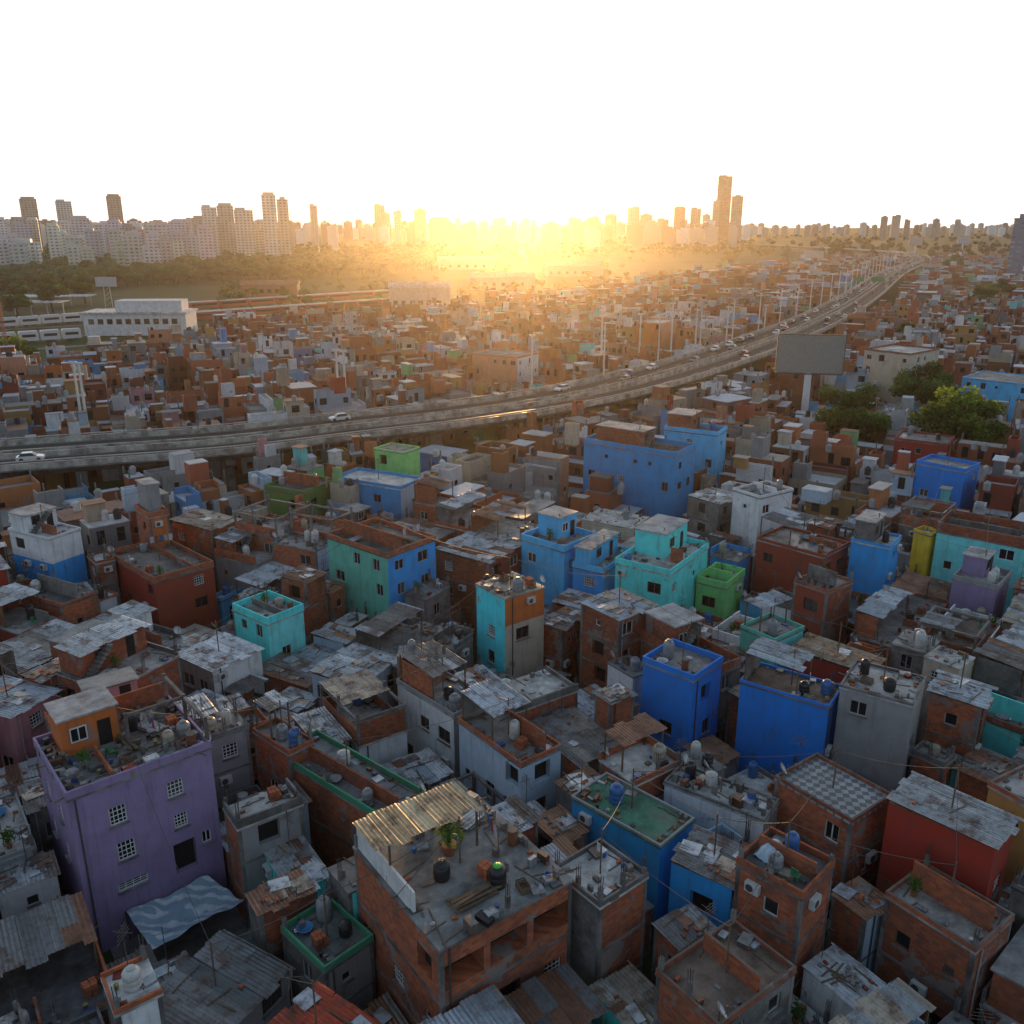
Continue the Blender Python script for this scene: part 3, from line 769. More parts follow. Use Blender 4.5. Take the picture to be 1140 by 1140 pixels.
def build_house(hd):
    A, yaw, w, d, h, op = hd['A'], hd['yaw'], hd['w'], hd['d'], hd['h'], hd['op']
    dist = math.hypot(A.x, A.y)
    near, mid = dist < 75, dist < 125
    root = empty('house', (A.x, A.y, 0), yaw)
    tag(root, hd['label'], 'house', 'houses of the dense neighbourhood')
    n = max(1, round(h/2.9)); sh = h/n
    pro = op.get('roof') or hd.get('roof') or 'slab'
    wins = []
    stl = []
    for k in range(n):
        l, r = hd['wl'], hd['wr']
        if not hd['hero'] and k < n-1 and R.random() < .2: l = r = R.choice(('brick','conc'))
        if op.get('low') and k < n-1: l = r = op['low']
        if hd['short'] == 'red walled house' and k == n-2: l = r = hd['wl']
        if op.get('lowr') and k < n-1: r = op['lowr']
        stl.append((l, r))
    wl = MB()
    frc = R.choice(FRC)
    for face in 'RL':
        Lf = w if face == 'R' else d
        for k in range(n):
            z0, z1 = k*sh, (k+1)*sh
            holes = []
            opn = op.get('open') and k == n-1 and face == 'R'
            if hd['short'] == 'lilac house':
                if face == 'R':
                    for (fr, dn, ww, hh, kd) in ((.30,2.3,1.0,1.25,'grid'),(.71,1.8,1.0,1.15,'grid'),(.32,4.7,1.05,1.3,'grid'),(.72,4.2,.85,1.0,'grid'),(.95-.06,5.7,.6,.9,'slide'),(.33,7.2,1.8,.6,'grid'),(.72,6.9,1.4,2.2,'void')):
                        holes.append((fr*w, h-dn, ww, hh, kd))
                else:
                    for (fr, dn) in ((.35,2.3),(.75,2.3),(.35,5.0),(.75,5.0)): holes.append((fr*d, h-dn, .9, 1.2, 'grid'))
                holes = [t for t in holes if z0 <= t[1] < z1]
                holes = [(u, min(max(zc, z0+hh/2+.08), z1-hh/2-.08), ww, hh, kd) for (u, zc, ww, hh, kd) in holes]
            elif not (op.get('few') and R.random() < .75) and (k >= n-2 or near):
                m = 3 if opn else int(Lf/2.4)
                for i in range(m):
                    if R.random() < (.55 if mid else .45) or opn:
                        kd, ww, hh = R.choice(WS)
                        if opn: kd, ww, hh = 'void', Lf/m-.4, 1.5
                        elif k == 0 and i == 0: kd, ww, hh = 'void', .9, 2.0
                        elif R.random() < .12: kd, ww, hh = 'void', 1.4, 1.5
                        u = (i+.5)*Lf/m + (0 if opn else R.uniform(-.25,.25))
                        zc = z0 + (1.02 if hh > 1.9 else 1.55)
                        if u-ww/2 > .18 and u+ww/2 < Lf-.18 and zc+hh/2 < z1-.12: holes.append((u, zc, ww, hh, kd))
            mi, col = style(stl[k][0 if face == 'L' else 1])
            us = sorted({0, Lf} | {t[0]-t[2]/2 for t in holes} | {t[0]+t[2]/2 for t in holes})
            zs = sorted({z0, z1} | {t[1]-t[3]/2 for t in holes} | {t[1]+t[3]/2 for t in holes})
            P = (lambda u, dp, z: (u, dp, z)) if face == 'R' else (lambda u, dp, z: (dp, u, z))
            for ua, ub in zip(us, us[1:]):
                for za, zb in zip(zs, zs[1:]):
                    uc, zc = (ua+ub)/2, (za+zb)/2
                    if any(abs(uc-t[0]) < t[2]/2 and abs(zc-t[1]) < t[3]/2 for t in holes): continue
                    wl.face([P(ua,0,za),P(ub,0,za),P(ub,0,zb),P(ua,0,zb)], mi, col)
            for (u, zc, ww, hh, kd) in holes:
                dp = (1.2 if opn else .45) if kd == 'void' else .16
                a, b, e, f = u-ww/2, u+ww/2, zc-hh/2, zc+hh/2
                for q in ([P(a,0,e),P(b,0,e),P(b,dp,e),P(a,dp,e)],[P(a,0,f),P(b,0,f),P(b,dp,f),P(a,dp,f)],[P(a,0,e),P(a,0,f),P(a,dp,f),P(a,dp,e)],[P(b,0,e),P(b,0,f),P(b,dp,f),P(b,dp,e)]):
                    wl.face(q, mi, col)
                wins.append((face, u, zc, ww, hh, kd, dp))
    mi, col = style(hd['wr'])
    wl.face([(w,0,0),(w,d,0),(w,d,h),(w,0,h)], mi, col); wl.face([(0,d,0),(w,d,0),(w,d,h),(0,d,h)], mi, col)
    wl.build('wall', [PAINT, BRICK, CONC], root)
    for (face, u, zc, ww, hh, kd, dp) in wins:
        fm, pm, sm, vm_ = win_mesh(kd, round(ww,2), round(hh,2))
        lc = (u, dp, zc) if face == 'R' else (dp, u, zc); rz = 0 if face == 'R' else -math.pi/2
        if kd == 'void':
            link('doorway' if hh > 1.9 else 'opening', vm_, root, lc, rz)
        else:
            wo = link('window', fm, root, lc, rz, (.66,.66,.64) if kd == 'grid' else frc)
            link('pane', pm, wo)
            if near: link('sill', sm, wo, (0, -dp+.1, 0))
    framed = 'brick' in (hd['wl'], hd['wr']) or 'conc' in (hd['wl'], hd['wr'])
    if framed and dist < 200:
        fr = MB()
        for (cx, cy) in ((0,0),(w,0),(0,d)):
            sx = .2 if cx == 0 else -.2; sy = .2 if cy == 0 else -.2
            ox = -.025 if cx == 0 else .025; oy = -.025 if cy == 0 else .025
            xs = sorted((cx+ox, cx+sx)); ys = sorted((cy+oy, cy+sy))
            fr.box(xs[0], xs[1], ys[0], ys[1], 0, h-.004)
        if n == 1: fr.box(-.04, w+.04, -.04, d+.04, .004, .2)
        for k in range(1, n): fr.box(-.04, w+.04, -.04, d+.04, k*sh-.09, k*sh+.09)
        fr.build('concrete_frame', [CONC], root)
    rc = op.get('rc') or R.choice(((.22,.22,.215),(.28,.27,.26),(.34,.32,.3),(.14,.14,.14),(.45,.44,.42),(.21,.15,.115),(.26,.25,.24),(.54,.53,.51)))
    top = h + .14
    placed = []
    if pro == 'sheet':
        rf = MB(); sl = R.uniform(.015,.05)
        cols = op.get('sc') or shmix()
        zf = lambda x, y: h+.1+sl*(y+.25)
        corr(rf, -.2, w+.15, -.25, d+.15, zf, cols, mid, 3)
        if mid:
            for _ in range(R.randint(4, 18)):
                x, y = R.uniform(.3,w-.3), R.uniform(.2,d-.2)
                rf.M = Matrix.Translation((x,y,zf(x,y)+.02)) @ Matrix.Rotation(R.choice((0,1.57))+R.uniform(-.3,.3),4,'Z')
                t = R.random()
                if t < .18: rf.box(-.14,.14,-.08,.08,0,.13,0)
                elif t < .4: rf.box(-.12,.12,-.1,.1,0,.1,2)
                elif t < .65: l = min(R.uniform(.4,1.2), w*.3); rf.box(-l,l,-.04,.04,0,.05,1)
                else: c = R.choice(SHC); a, b = R.uniform(.3,.7), R.uniform(.25,.6); rf.box(-a,a,-b,b,.02,.045,3,c)
            rf.M = None
        rf.build('roof', RUB, root)
        bm_ = MB(); bm_.box(0, w, 0, d, h-.02, h+.05); bm_.build('roof_beam', [WOOD], root)
    else:
        rf = MB(); rf.box(-.08, w+.08, -.08, d+.08, h, top, 0, rc)
        rf.build('roof', [CHECK if op.get('check') else SLAB], root)
        ph = op.get('par', R.choice((0,0,.25,.4,.6,.9)) if not hd['hero'] else .3)
        ps = op.get('pst') or (hd['wr'] if R.random() < .5 else R.choice(('brick','conc')))
        if pro == 'frame':
            rh = R.uniform(2.1,2.5); fb = MB()
            xs = [.05, w-.05] + ([w/2] if w > 5 else []); ys = [.05, d-.05] + ([d/2] if d > 5 else [])
            for x in xs:
                for y in ys:
                    if x == w/2 and y == d/2: continue
                    fb.box(x-.1, x+.1, y-.1, y+.1, top, top+rh+R.choice((0,0,.5)))
            for y in (.05, d-.05): fb.box(.148, w-.148, y-.09, y+.09, top+rh-.25, top+rh-.03)
            for x in (.05, w-.05): fb.box(x-.09, x+.09, .148, d-.148, top+rh-.25, top+rh-.03)
            fb.build('unfinished_frame', [CONC], root)
            for sd in range(4):
                t = R.choice((0, .5, .9, 1.2, 1.9))
                if t == 0: continue
                pw = MB()
                if sd == 0: pw.box(.155, w-.155, -.02, .11, top, top+t)
                elif sd == 1: pw.box(.155, w-.155, d-.11, d+.02, top, top+t)
                elif sd == 2: pw.box(-.02, .11, .155, d-.155, top, top+t)
                else: pw.box(w-.11, w+.02, .155, d-.155, top, top+t)
                pw.build('partial_wall', [BRICK], root)
            if R.random() < .45:
                ln = MB(); x0, x1 = (0, w) if R.random() < .5 else (0, w*.6)
                corr(ln, x0, x1, d*.4, d+.1, lambda x, y: top+rh+.03, shmix(), mid); ln.build('sheet_cover', [SHEET], root)
            ph = 0
        if ph > 0:
            mi, col = style(ps); pp = MB(); t = .14
            sides = [1,1,1,1] if hd['hero'] else [R.random() < .7 for _ in range(4)]
            f = lambda: ph*(1 if hd['hero'] else R.choice((1,1,1,.6)))
            if sides[0]: pp.box(-.06, w+.06, -.06, t-.06, top, top+f(), mi, col)
            if sides[1]: pp.box(-.06, w+.06, d-t+.06, d+.06, top, top+f(), mi, col)
            if sides[2]: pp.box(-.06, t-.06, t-.06, d-t+.06, top, top+f()*1.001, mi, col)
            if sides[3]: pp.box(w-t+.06, w+.06, t-.06, d-t+.06, top, top+f()*1.001, mi, col)
            if pp.v: pp.build('parapet', [PAINT, BRICK, CONC], root)
        room = op.get('room', 'auto')
        if room == 'auto':
            room = None
            if pro == 'slab' and w > 3.4 and d > 3.4 and R.random() < (.35 if hd['hero'] else .65):
                room = (R.choice((.03,.4)), .96, R.uniform(.42,.6), .96, R.uniform(1.9,2.7), R.choice(('brick','brick','brick','conc',hd['wr'])))
        if room and pro == 'slab':
            x0, x1, y0, y1, rh, rs = room
            x0, x1, y0, y1 = x0*w, x1*w, y0*d, y1*d
            placed.append((x0-.5, x1+.5, y0-.6, y1+.5))
            rm = MB(); mi, col = style(rs)
            for q in ([(x0,y0),(x1,y0)],[(x1,y0),(x1,y1)],[(x1,y1),(x0,y1)],[(x0,y1),(x0,y0)]):
                (ax, ay), (bx, by) = q
                rm.face([(ax,ay,top),(bx,by,top),(bx,by,top+rh),(ax,ay,top+rh)], mi, col)
            ro = rm.build('rooftop_room', [PAINT, BRICK, CONC], root)
            rr = MB()
            if R.random() < .6 and not hd['hero']:
                corr(rr, x0-.25, x1+.25, y0-.35, y1+.2, lambda x, y: top+rh+.08+.04*(y-y0), shmix(), mid)
                rr.build('room_roof', [SHEET], ro)
            else:
                rr.box(x0-.15, x1+.15, y0-.15, y1+.15, top+rh, top+rh+.13, 0, (.42,.41,.4) if hd['hero'] else (.3,.29,.28)); rr.build('room_roof', [SLAB], ro)
            fm, pm, sm, vm_ = win_mesh('slide', 1.0, 1.0)
            if x1-x0 > 2.4:
                wo = link('window', fm, ro, (x0+(x1-x0)*.3, y0-.004, top+1.35), 0, frc); link('pane', pm, wo)
                _, _, _, dv = win_mesh('void', .8, 1.8); link('doorway', dv, ro, (x0+(x1-x0)*.75, y0-.006, top+.92))
            if mid and y0 > 1.6 and R.random() < .45:
                st = MB(); ns = 9
                for k in range(ns):
                    xa = x0 + .1 + k*.27
                    if xa + .3 > w: break
                    st.box(xa, xa+.3, y0-.82, y0-.04, top+rh*(k)/ns+.02, top+rh*(k+1)/ns)
                st.build('stairs', [CONC], root)
        if pro == 'mixed':
            y0 = d*R.uniform(.35,.55); rh = R.uniform(2.0,2.5)
            ln = MB(); corr(ln, .1, w-.1, y0, d-.05, lambda x, y: top+rh+.07*(y-y0), shmix(), mid)
            ln.build('lean_to_roof', [SHEET], root)
            for (px_, py_) in ((.25,y0+.1),(w-.25,y0+.1),(.25,d-.2),(w-.25,d-.2)):
                pm_ = MB(); pm_.box(px_-.05, px_+.05, py_-.05, py_+.05, top, top+rh-.03+.07*(py_-y0)); pm_.build('post', [WOOD], root)
            placed.append((0, w, y0-.2, d))
            if R.random() < .75:
                sty_ = R.choice(('brick','brick','conc'))
                bw = MB(); bw.face([(.3,d-.25,top),(w-.3,d-.25,top),(w-.3,d-.25,top+rh-.1),(.3,d-.25,top+rh-.1)], *style(sty_))
                if R.random() < .6: bw.face([(.3,y0+.3,top),(.3,d-.25,top),(.3,d-.25,top+rh-.1),(.3,y0+.3,top+rh-.1)], *style(sty_))
                bw.build('back_wall', [PAINT, BRICK, CONC], root)
        if mid and pro in ('slab','mixed') and R.random() < .45 and w > 3.5 and not op.get('check') and not op.get('open'):
            # half-height walls that divide the terrace
            u = R.uniform(.3,.7)*w; lim = min([c for a, b, c, e in placed] + [d]) - .3
            if lim > 1.2:
                dw = MB(); dw.box(u-.07, u+.07, .2, lim, top, top+R.choice((.7,1.1,1.6)), *style(R.choice(('brick','brick','conc',hd['wr']))))
                dw.build('dividing_wall', [PAINT, BRICK, CONC], root); placed.append((u-.6, u+.6, -1, lim))
        if mid and framed and pro != 'frame' and not op.get('check'):
            for (cx, cy) in ((.12,.12),(w-.12,.12),(.12,d-.12),(w-.12,d-.12),(w*.5,.12),(.12,d*.5)):
                if R.random() < .6 and not any(a < cx < b and c < cy < e for a, b, c, e in placed):
                    link('column_stub', STUB, root, (cx, cy, top+R.uniform(-.2,.35)))
        hd['free'] = []
        for _ in range(90):
            x, y = R.uniform(.75, w-.75) if w > 1.6 else w/2, R.uniform(.75, d-.75) if d > 1.6 else d/2
            if any(a < x < b and c < y < e for a, b, c, e in placed): continue
            if any((x-a)**2+(y-b)**2 < (1.1 if op.get('junk') else 1.5) for a, b in hd['free']): continue
            hd['free'].append((x, y))
            if len(hd['free']) >= 16: break
        if dist < 105 and not op.get('check'):
            rubble(root, w, d, top, int(w*d*(1.4 if near else .8)*(op['junk'] if op.get('junk') else R.uniform(.3,1.4))), placed, op.get('junk'))
    hd['top'] = top
    if mid:
        for _ in range(R.choice((0,0,1,1,2))):
            fc = R.choice('RL'); Lf = w if fc == 'R' else d
            if Lf < 1.4: continue
            u = R.uniform(.6, Lf-.6); zc = h - R.choice((.7, sh+.55))
            if zc < 1: continue
            if any(f == fc and abs(u-a) < ww/2+.5 and abs(zc-b) < hh/2+.4 for f, a, b, ww, hh, kd, dp in wins): continue
            link('air_conditioner', ACM, root, (u, 0, zc) if fc == 'R' else (0, u, zc), 0 if fc == 'R' else -math.pi/2, (.55,.55,.53))
        if R.random() < .4 and pro != 'sheet': link('satellite_dish', DISH, root, (R.choice((.2,w-.2)), R.choice((.2,d-.2)), top), R.uniform(-.6,.6))
        if R.random() < .35: link('antenna', ANT, root, (R.uniform(.2,w-.2), d-.2, top), R.uniform(0,3))
        if near and R.random() < .5:
            pb = MB(); u = R.uniform(.3,.9); pb.tube((u,-.07,0),(u,-.07,h-.05),.05,n=6); pb.build('drain_pipe', [STEEL if R.random()<.5 else METAL], root)
    hd['root'] = root
    return root
houses = heroes + ind
for hd in houses: build_house(hd)
HB = {h['short']: h for h in heroes}
def loc2w(hd, x, y, z):
    c, s = math.cos(hd['yaw']), math.sin(hd['yaw'])
    return Vector((hd['A'].x + c*x - s*y, hd['A'].y + s*x + c*y, z))
def w2loc(hd, p):
    c, s = math.cos(hd['yaw']), math.sin(hd['yaw']); dx, dy = p.x-hd['A'].x, p.y-hd['A'].y
    return c*dx + s*dy, -s*dx + c*dy

# ------------------------------------------------------------------ loose things on the roofs
def tank_proto(kind):
    p = Proto('water_tank'); b = MB(); l = MB()
    if kind == 0:
        b.lathe([(.5,0),(.53,.05),(.53,.3),(.5,.34),(.53,.38),(.53,.68),(.5,.72),(.53,.76),(.53,1.05),(.42,1.22),(.24,1.32)], 16); zt = 1.32
        l.lathe([(.27,zt),(.27,zt+.06),(.1,zt+.1)], 12)
    elif kind == 1:
        b.lathe([(.42,0),(.5,.15),(.52,.5),(.5,.85),(.44,1.0)], 16); zt = 1.0
        l.lathe([(.5,zt),(.5,zt+.05),(.3,zt+.16),(.06,zt+.22)], 14)
    else:
        b.lathe([(.45,0),(.48,.05),(.48,1.25),(.4,1.5),(.2,1.62)], 16); zt = 1.62
        l.lathe([(.22,zt),(.22,zt+.07),(.08,zt+.1)], 12)
    i = p.add('tank_body', b.mesh('tank_body', [PLASTIC], True))
    p.add('lid', l.mesh('lid', [PLASTIC], False), i)
    o = MB(); o.tube((.45,0,.12),(.75,0,.12),.03,n=5); o.tube((.75,0,.12),(.75,0,0),.03,n=5); p.add('pipe', o.mesh('pipe', [STEEL]), i)
    return p
TK = [tank_proto(k) for k in range(3)]
TC = [('white',(.55,.54,.5)),('black',(.02,.02,.022)),('grey',(.24,.25,.26)),('beige',(.38,.33,.25)),('blue',(.04,.14,.36))]
P_ = {}
p = Proto('bucket'); b = MB(); b.lathe([(.13,0),(.17,.32),(.155,.32),(.12,.03)], 12, cap=False); b.lathe([(.125,.02),(.125,.03)],12); i = p.add('bucket_body', b.mesh('bucket_body',[PLASTIC])); b = MB()
for k in range(6):
    t0, t1 = math.pi*k/6, math.pi*(k+1)/6; b.tube((.17*math.cos(t0),0,.32+.16*math.sin(t0)),(.17*math.cos(t1),0,.32+.16*math.sin(t1)),.008,n=4)
p.add('handle', b.mesh('handle',[STEEL]), i); P_['bucket'] = (p, 'plastic bucket', 'bucket_body', [('blue',(.05,.15,.5)),('white',(.55,.55,.55)),('red',(.4,.04,.03))])
p = Proto('wash_basin'); b = MB(); b.lathe([(.3,0),(.45,.28),(.48,.28),(.47,.31),(.42,.29),(.27,.03),(.02,.03)],16,cap=False); p.add('basin_body', b.mesh('basin_body',[PLASTIC],True)); b = MB(); b.tube((-.56,-.1,.27),(-.56,.1,.27),.025,n=5); b.tube((-.47,-.1,.28),(-.56,-.1,.27),.025,n=5); b.tube((-.47,.1,.28),(-.56,.1,.27),.025,n=5); p.add('handle', b.mesh('handle',[PLASTIC]), 0); P_['basin'] = (p, 'round wash basin', 'basin_body', [('blue',(.05,.2,.4)),('grey',(.3,.3,.3)),('white',(.5,.5,.5))])
p = Proto('brick_stack'); b = MB()
for z in range(4):
    for x in range(4 - z//2):
        for y in range(2):
            jx, jy = R.uniform(-.02,.02), R.uniform(-.02,.02); b.box(x*.2-.4+jx, x*.2-.22+jx, y*.35-.35+jy, y*.35-.02+jy, z*.185, z*.185+.18)
p.add('bricks', b.mesh('bricks',[BRICK])); P_['bricks'] = (p, 'hollow brick stack', None, [('orange',None)])
p = Proto('plank_pile'); b = MB()
for k in range(9):
    b.M = Matrix.Translation((R.uniform(-.3,.3),R.uniform(-.4,.4),.03+k*.045)) @ Matrix.Rotation(R.uniform(-.25,.25),4,'Z'); b.box(-1.3,1.3,-.09,.09,0,.04)
b.M = None; p.add('planks', b.mesh('planks',[WOOD])); P_['planks'] = (p, 'plank pile', None, [('brown',None)])
p = Proto('sheet_pile'); b = MB()
for k in range(4):
    b.M = Matrix.Translation((R.uniform(-.2,.2),R.uniform(-.2,.2),.04+k*.07)) @ Matrix.Rotation(R.uniform(-.4,.4),4,'Z'); corr(b, -.5,.4,-1.0,1.0, lambda x,y: 0, SHC)
b.M = None; p.add('sheets', b.mesh('sheets',[SHEET])); P_['sheets'] = (p, 'metal sheet pile', None, [('grey',None)])
p = Proto('plastic_chair'); b = MB(); b.box(-.22,.22,-.22,.22,.42,.45); i = p.add('seat', b.mesh('seat',[PLASTIC])); b = MB()
for k in range(5): b.box(-.2+k*.085,-.14+k*.085,.2,.23,.47,.88)
b.box(-.22,.22,.195,.235,.88,.93); p.add('backrest', b.mesh('backrest',[PLASTIC]))
for x in (-.2,.2):
    for y in (-.2,.2): b = MB(); b.tube((x*1.1,y*1.1,0),(x,y,.42),.025,n=5); p.add('leg', b.mesh('leg',[PLASTIC]))
P_['chair'] = (p, 'plastic chair', 'seat', [('white',(.6,.6,.6)),('green',(.03,.2,.08))])
p = Proto('potted_plant'); b = MB(); b.lathe([(.16,0),(.22,.32),(.24,.34),(.2,.34)],12); p.add('pot', b.mesh('pot',[PLASTIC],),color=(.3,.1,.05)); b = MB()
for k in range(110):
    a_, r_, z_ = R.uniform(0,6.28), R.uniform(0,.42), R.uniform(.35,1.25); q = Vector((r_*math.cos(a_), r_*math.sin(a_), z_)); d1 = Vector((R.uniform(-1,1),R.uniform(-1,1),R.uniform(-.4,1))).normalized()*.14; d2 = d1.orthogonal().normalized()*.05; g = R.uniform(.6,1.6)
    b.face([q-d1, q+d2, q+d1, q-d2], 0, (.05*g,.1*g,.02*g))
p.add('leaves', b.mesh('leaves',[LEAF])); P_['plant'] = (p, 'potted plant', 'pot', [('green',(.3,.1,.05))])
p = Proto('clothes_line'); b = MB(); b.tube((-1.4,0,0),(-1.4,0,1.8),.03,n=5); p.add('post', b.mesh('post',[WOOD])); b = MB(); b.tube((1.4,0,0),(1.4,0,1.8),.03,n=5); p.add('post', b.mesh('post',[WOOD])); b = MB(); b.tube((-1.4,0,1.78),(1.4,0,1.78),.01,n=4); i = p.add('cord', b.mesh('cord',[STEEL]))
for k, cc in enumerate(((.45,.45,.47),(.3,.05,.05),(.06,.12,.3),(.4,.36,.25),(.5,.5,.5))):
    x0 = -1.2+k*.5; L_ = R.uniform(.5,.95); b = MB(); pts=[]; ww = R.uniform(.1,.15)
    for zi in range(5):
        for xi in range(4): pts.append((x0+xi*ww+.02*math.sin(zi*2+k), .05*math.sin(xi*2+zi+k), 1.77-L_*zi/4))
    b.raw(pts, [(zi*4+xi,zi*4+xi+1,zi*4+xi+5,zi*4+xi+4) for zi in range(4) for xi in range(3)]); p.add('cloth', b.mesh('cloth',[ENAMEL]), i, color=cc)
P_['laundry'] = (p, 'washing line', None, [('mixed',None)])
p = Proto('drum'); b = MB(); b.lathe([(.28,0),(.29,.02),(.29,.28),(.3,.3),(.29,.32),(.29,.58),(.3,.6),(.29,.62),(.29,.88),(.28,.9)],16); p.add('drum_body', b.mesh('drum_body',[PLASTIC],)); b = MB(); b.lathe([(.29,.9),(.29,.93),(.27,.93)],16); p.add('rim', b.mesh('rim',[STEEL])); P_['drum'] = (p, 'upright drum', 'drum_body', [('blue',(.04,.12,.35)),('rusty',(.2,.08,.04))])
p = Proto('wooden_crate'); b = MB()
for z in (.03,.17,.31):
    for y in (-.27,.25): b.box(-.38,.38,y,y+.02,z,z+.1)
    for x in (-.4,.38): b.box(x,x+.02,-.27,.27,z,z+.1)
b.box(-.38,.38,-.25,.25,0,.025); p.add('slats', b.mesh('slats',[WOOD])); P_['crate'] = (p, 'wooden crate', None, [('brown',None)])
kinds = list(P_)
for hd in houses:
    if 'free' not in hd: continue
    dist = math.hypot(hd['A'].x, hd['A'].y); free = list(hd['free'])
    if not hd['op'].get('notank'):
        nt_ = R.choice((0,0,1,1,2,2)) if dist < 200 else R.choice((0,0,1))
        if hd['op'].get('few') and dist > 150: nt_ = 0
        if hd['short'] == 'lilac house': nt_ = 4
        items = []
        for _ in range(min(nt_, len(free))):
            x, y = free.pop(); cn, cc = R.choice(TC[:3] + TC); items.append((cn, cc, x, y))
        for cn in sorted({t[0] for t in items}):
            L = [t for t in items if t[0] == cn]
            L.sort(key=lambda t: proj(loc2w(hd, t[2], t[3], hd['top']))[0])
            pre = [''] if len(L) == 1 else (['left ','right '] if len(L) == 2 else ['left ','middle ','right '] if len(L) == 3 else ['leftmost ','second ','third ','rightmost '])
            for q, (cn_, cc, x, y) in zip(pre, L):
                o = R.choice(TK).inst(loc2w(hd, x, y, hd['top']), R.uniform(0,6.2), R.uniform(.7,.95), {'tank_body': cc, 'lid': tuple(v*.8 for v in cc)})
                tag(o, f"{q}{cn} water tank on {hd['short']}", 'water tank', 'water tanks on the roofs')
    if dist < 95:
        nk = hd['op'].get('clut') or R.randint(1, 5)
        for kd in R.sample(kinds, min(nk, len(kinds), len(free))):
            if not free: break
            if kd in ('planks','sheets','laundry') and min(hd['w'], hd['d']) < 4.5: continue
            x, y = free.pop(); pr, lb, cp, cols = P_[kd]; cn, cc = R.choice(cols)
            if kd in ('planks','sheets','laundry'): x = min(max(x,1.5),hd['w']-1.5); y = min(max(y,1.4),hd['d']-1.4)
            o = pr.inst(loc2w(hd, x, y, hd['top']+.004), hd['yaw']+R.choice((0,math.pi/2))+R.uniform(-.3,.3), 1, {cp: cc, 'backrest': cc, 'leg': cc} if cc else None)
            tag(o, f"{lb} on {hd['short']}", pr.name.replace('_',' '))
# cables strung from roof to roof
done = set()
for i, a in enumerate(heroes):
    near_ = sorted((math.hypot(a['A'].x-b['A'].x, a['A'].y-b['A'].y), j) for j, b in enumerate(heroes) if j != i)
    for dd, j in near_[:2]:
        if dd > 28 or a['A'].y > 120 or (min(i,j), max(i,j)) in done: continue
        done.add((min(i,j), max(i,j))); b = heroes[j]
        p0 = loc2w(a, a['w']/2, a['d']/2, a['h']+2.9); p1 = loc2w(b, b['w']/2, b['d']/2, b['h']+2.9)
        mb = MB(); prev = None
        for k in range(13):
            t = k/12; q = (p1-p0)*t + Vector((0,0,-4*t*(1-t)*dd*.05))
            if prev is not None: mb.tube(prev, q, .018, n=4)
            prev = q
        o = mb.build('overhead_cable', [STEEL], None, p0); tag(o, f"thin cable sagging between the {a['short']} and the {b['short']}", 'cable')
        for (hq) in (a, b):
            if hq.get('cp'): continue
            hq['cp'] = 1; mb = MB(); zb = hq['top']; mb.tube((hq['w']/2,hq['d']/2,zb),(hq['w']/2,hq['d']/2,hq['h']+3.1),.05,n=6); mb.build('cable_post', [WOOD], hq['root'])

# ------------------------------------------------------------------ special parts: awning, banner, tarpaulin, lilac frame
hd = HB['terrace house']; zt = hd['top'] + 2.5
cs = [w2loc(hd, at(px, py, zt)) for px, py in ((405,950),(535,898),(492,876),(388,918))]
ax0, ax1 = min(c[0] for c in cs), max(c[0] for c in cs); ay0, ay1 = min(c[1] for c in cs), max(c[1] for c in cs)
ax0 = max(ax0, -.6); ay1 = min(ay1, hd['d']+.8)
mb = MB(); corr(mb, ax0, ax1, ay0, ay1, lambda x, y: zt+.02*(y-ay0), [(.52,.39,.24),(.46,.34,.2),(.54,.43,.28),(.4,.3,.19)])  # golden sunlight on the awning is mixed into these tan sheet colours
aw = mb.build('awning', [SHEET], hd['root'])
for (x, y) in ((max(ax0,.1)+.1,max(ay0,.1)+.1),(min(ax1,hd['w'])-.2,max(ay0,.1)+.1),(max(ax0,.1)+.1,min(ay1,hd['d'])-.2),(min(ax1,hd['w'])-.2,min(ay1,hd['d'])-.2)):
    mb = MB(); mb.box(x-.05,x+.05,y-.05,y+.05,hd['top'],zt-.03); mb.build('awning_post', [WOOD], hd['root'])
mb = MB(); mb.box(.12, .26, hd['d']*.3, hd['d']-.15, hd['top'], hd['top']+1.3, 0, (.66,.66,.65)); mb.build('white_parapet', [PAINT], hd['root'])
def tank_at(hd, px, py, kind, cc, lid, label):
    o = TK[kind].inst(at(px, py, hd['top']), R.uniform(0,6), .9, {'tank_body': cc, 'lid': lid})
    tag(o, label, 'water tank', 'water tanks on the roofs')
tank_at(hd, 554, 985, 0, (.02,.02,.022), (.05,.45,.04), 'black water tank with a bright green lid on terrace house')
tank_at(hd, 492, 978, 1, (.02,.02,.022), (.02,.02,.022), 'low black water tank under the awning edge on terrace house')
o = P_['plant'][0].inst(at(500, 950, hd['top']), .5, 1.9, {'pot': (.3,.1,.05)}); tag(o, 'tall leafy potted shrub beside the tan awning on terrace house', 'potted plant')
hd = HB['lilac house']; zz = hd['top']; w_, d_2 = hd['w'], hd['d']
for (x, y) in ((w_-.1,.1),(w_-.1,d_2*.5),(w_-.1,d_2-.1),(w_*.55,d_2*.5)):
    b = MB(); b.box(x-.1,x+.1,y-.1,y+.1,zz+.5,zz+2.2); b.build('concrete_post', [CONC], hd['root'])
b = MB(); b.box(w_-.2,w_,.21,d_2-.21,zz+1.9,zz+2.1); b.build('concrete_beam', [CONC], hd['root'])
b = MB(); b.box(w_*.55,w_-.21,d_2*.5-.08,d_2*.5+.08,zz+1.9,zz+2.1); b.build('concrete_beam', [CONC], hd['root'])
b = MB(); b.box(w_*.58,w_-.22,d_2-.3,d_2-.16,zz,zz+1.7); b.build('partial_wall', [BRICK], hd['root'])
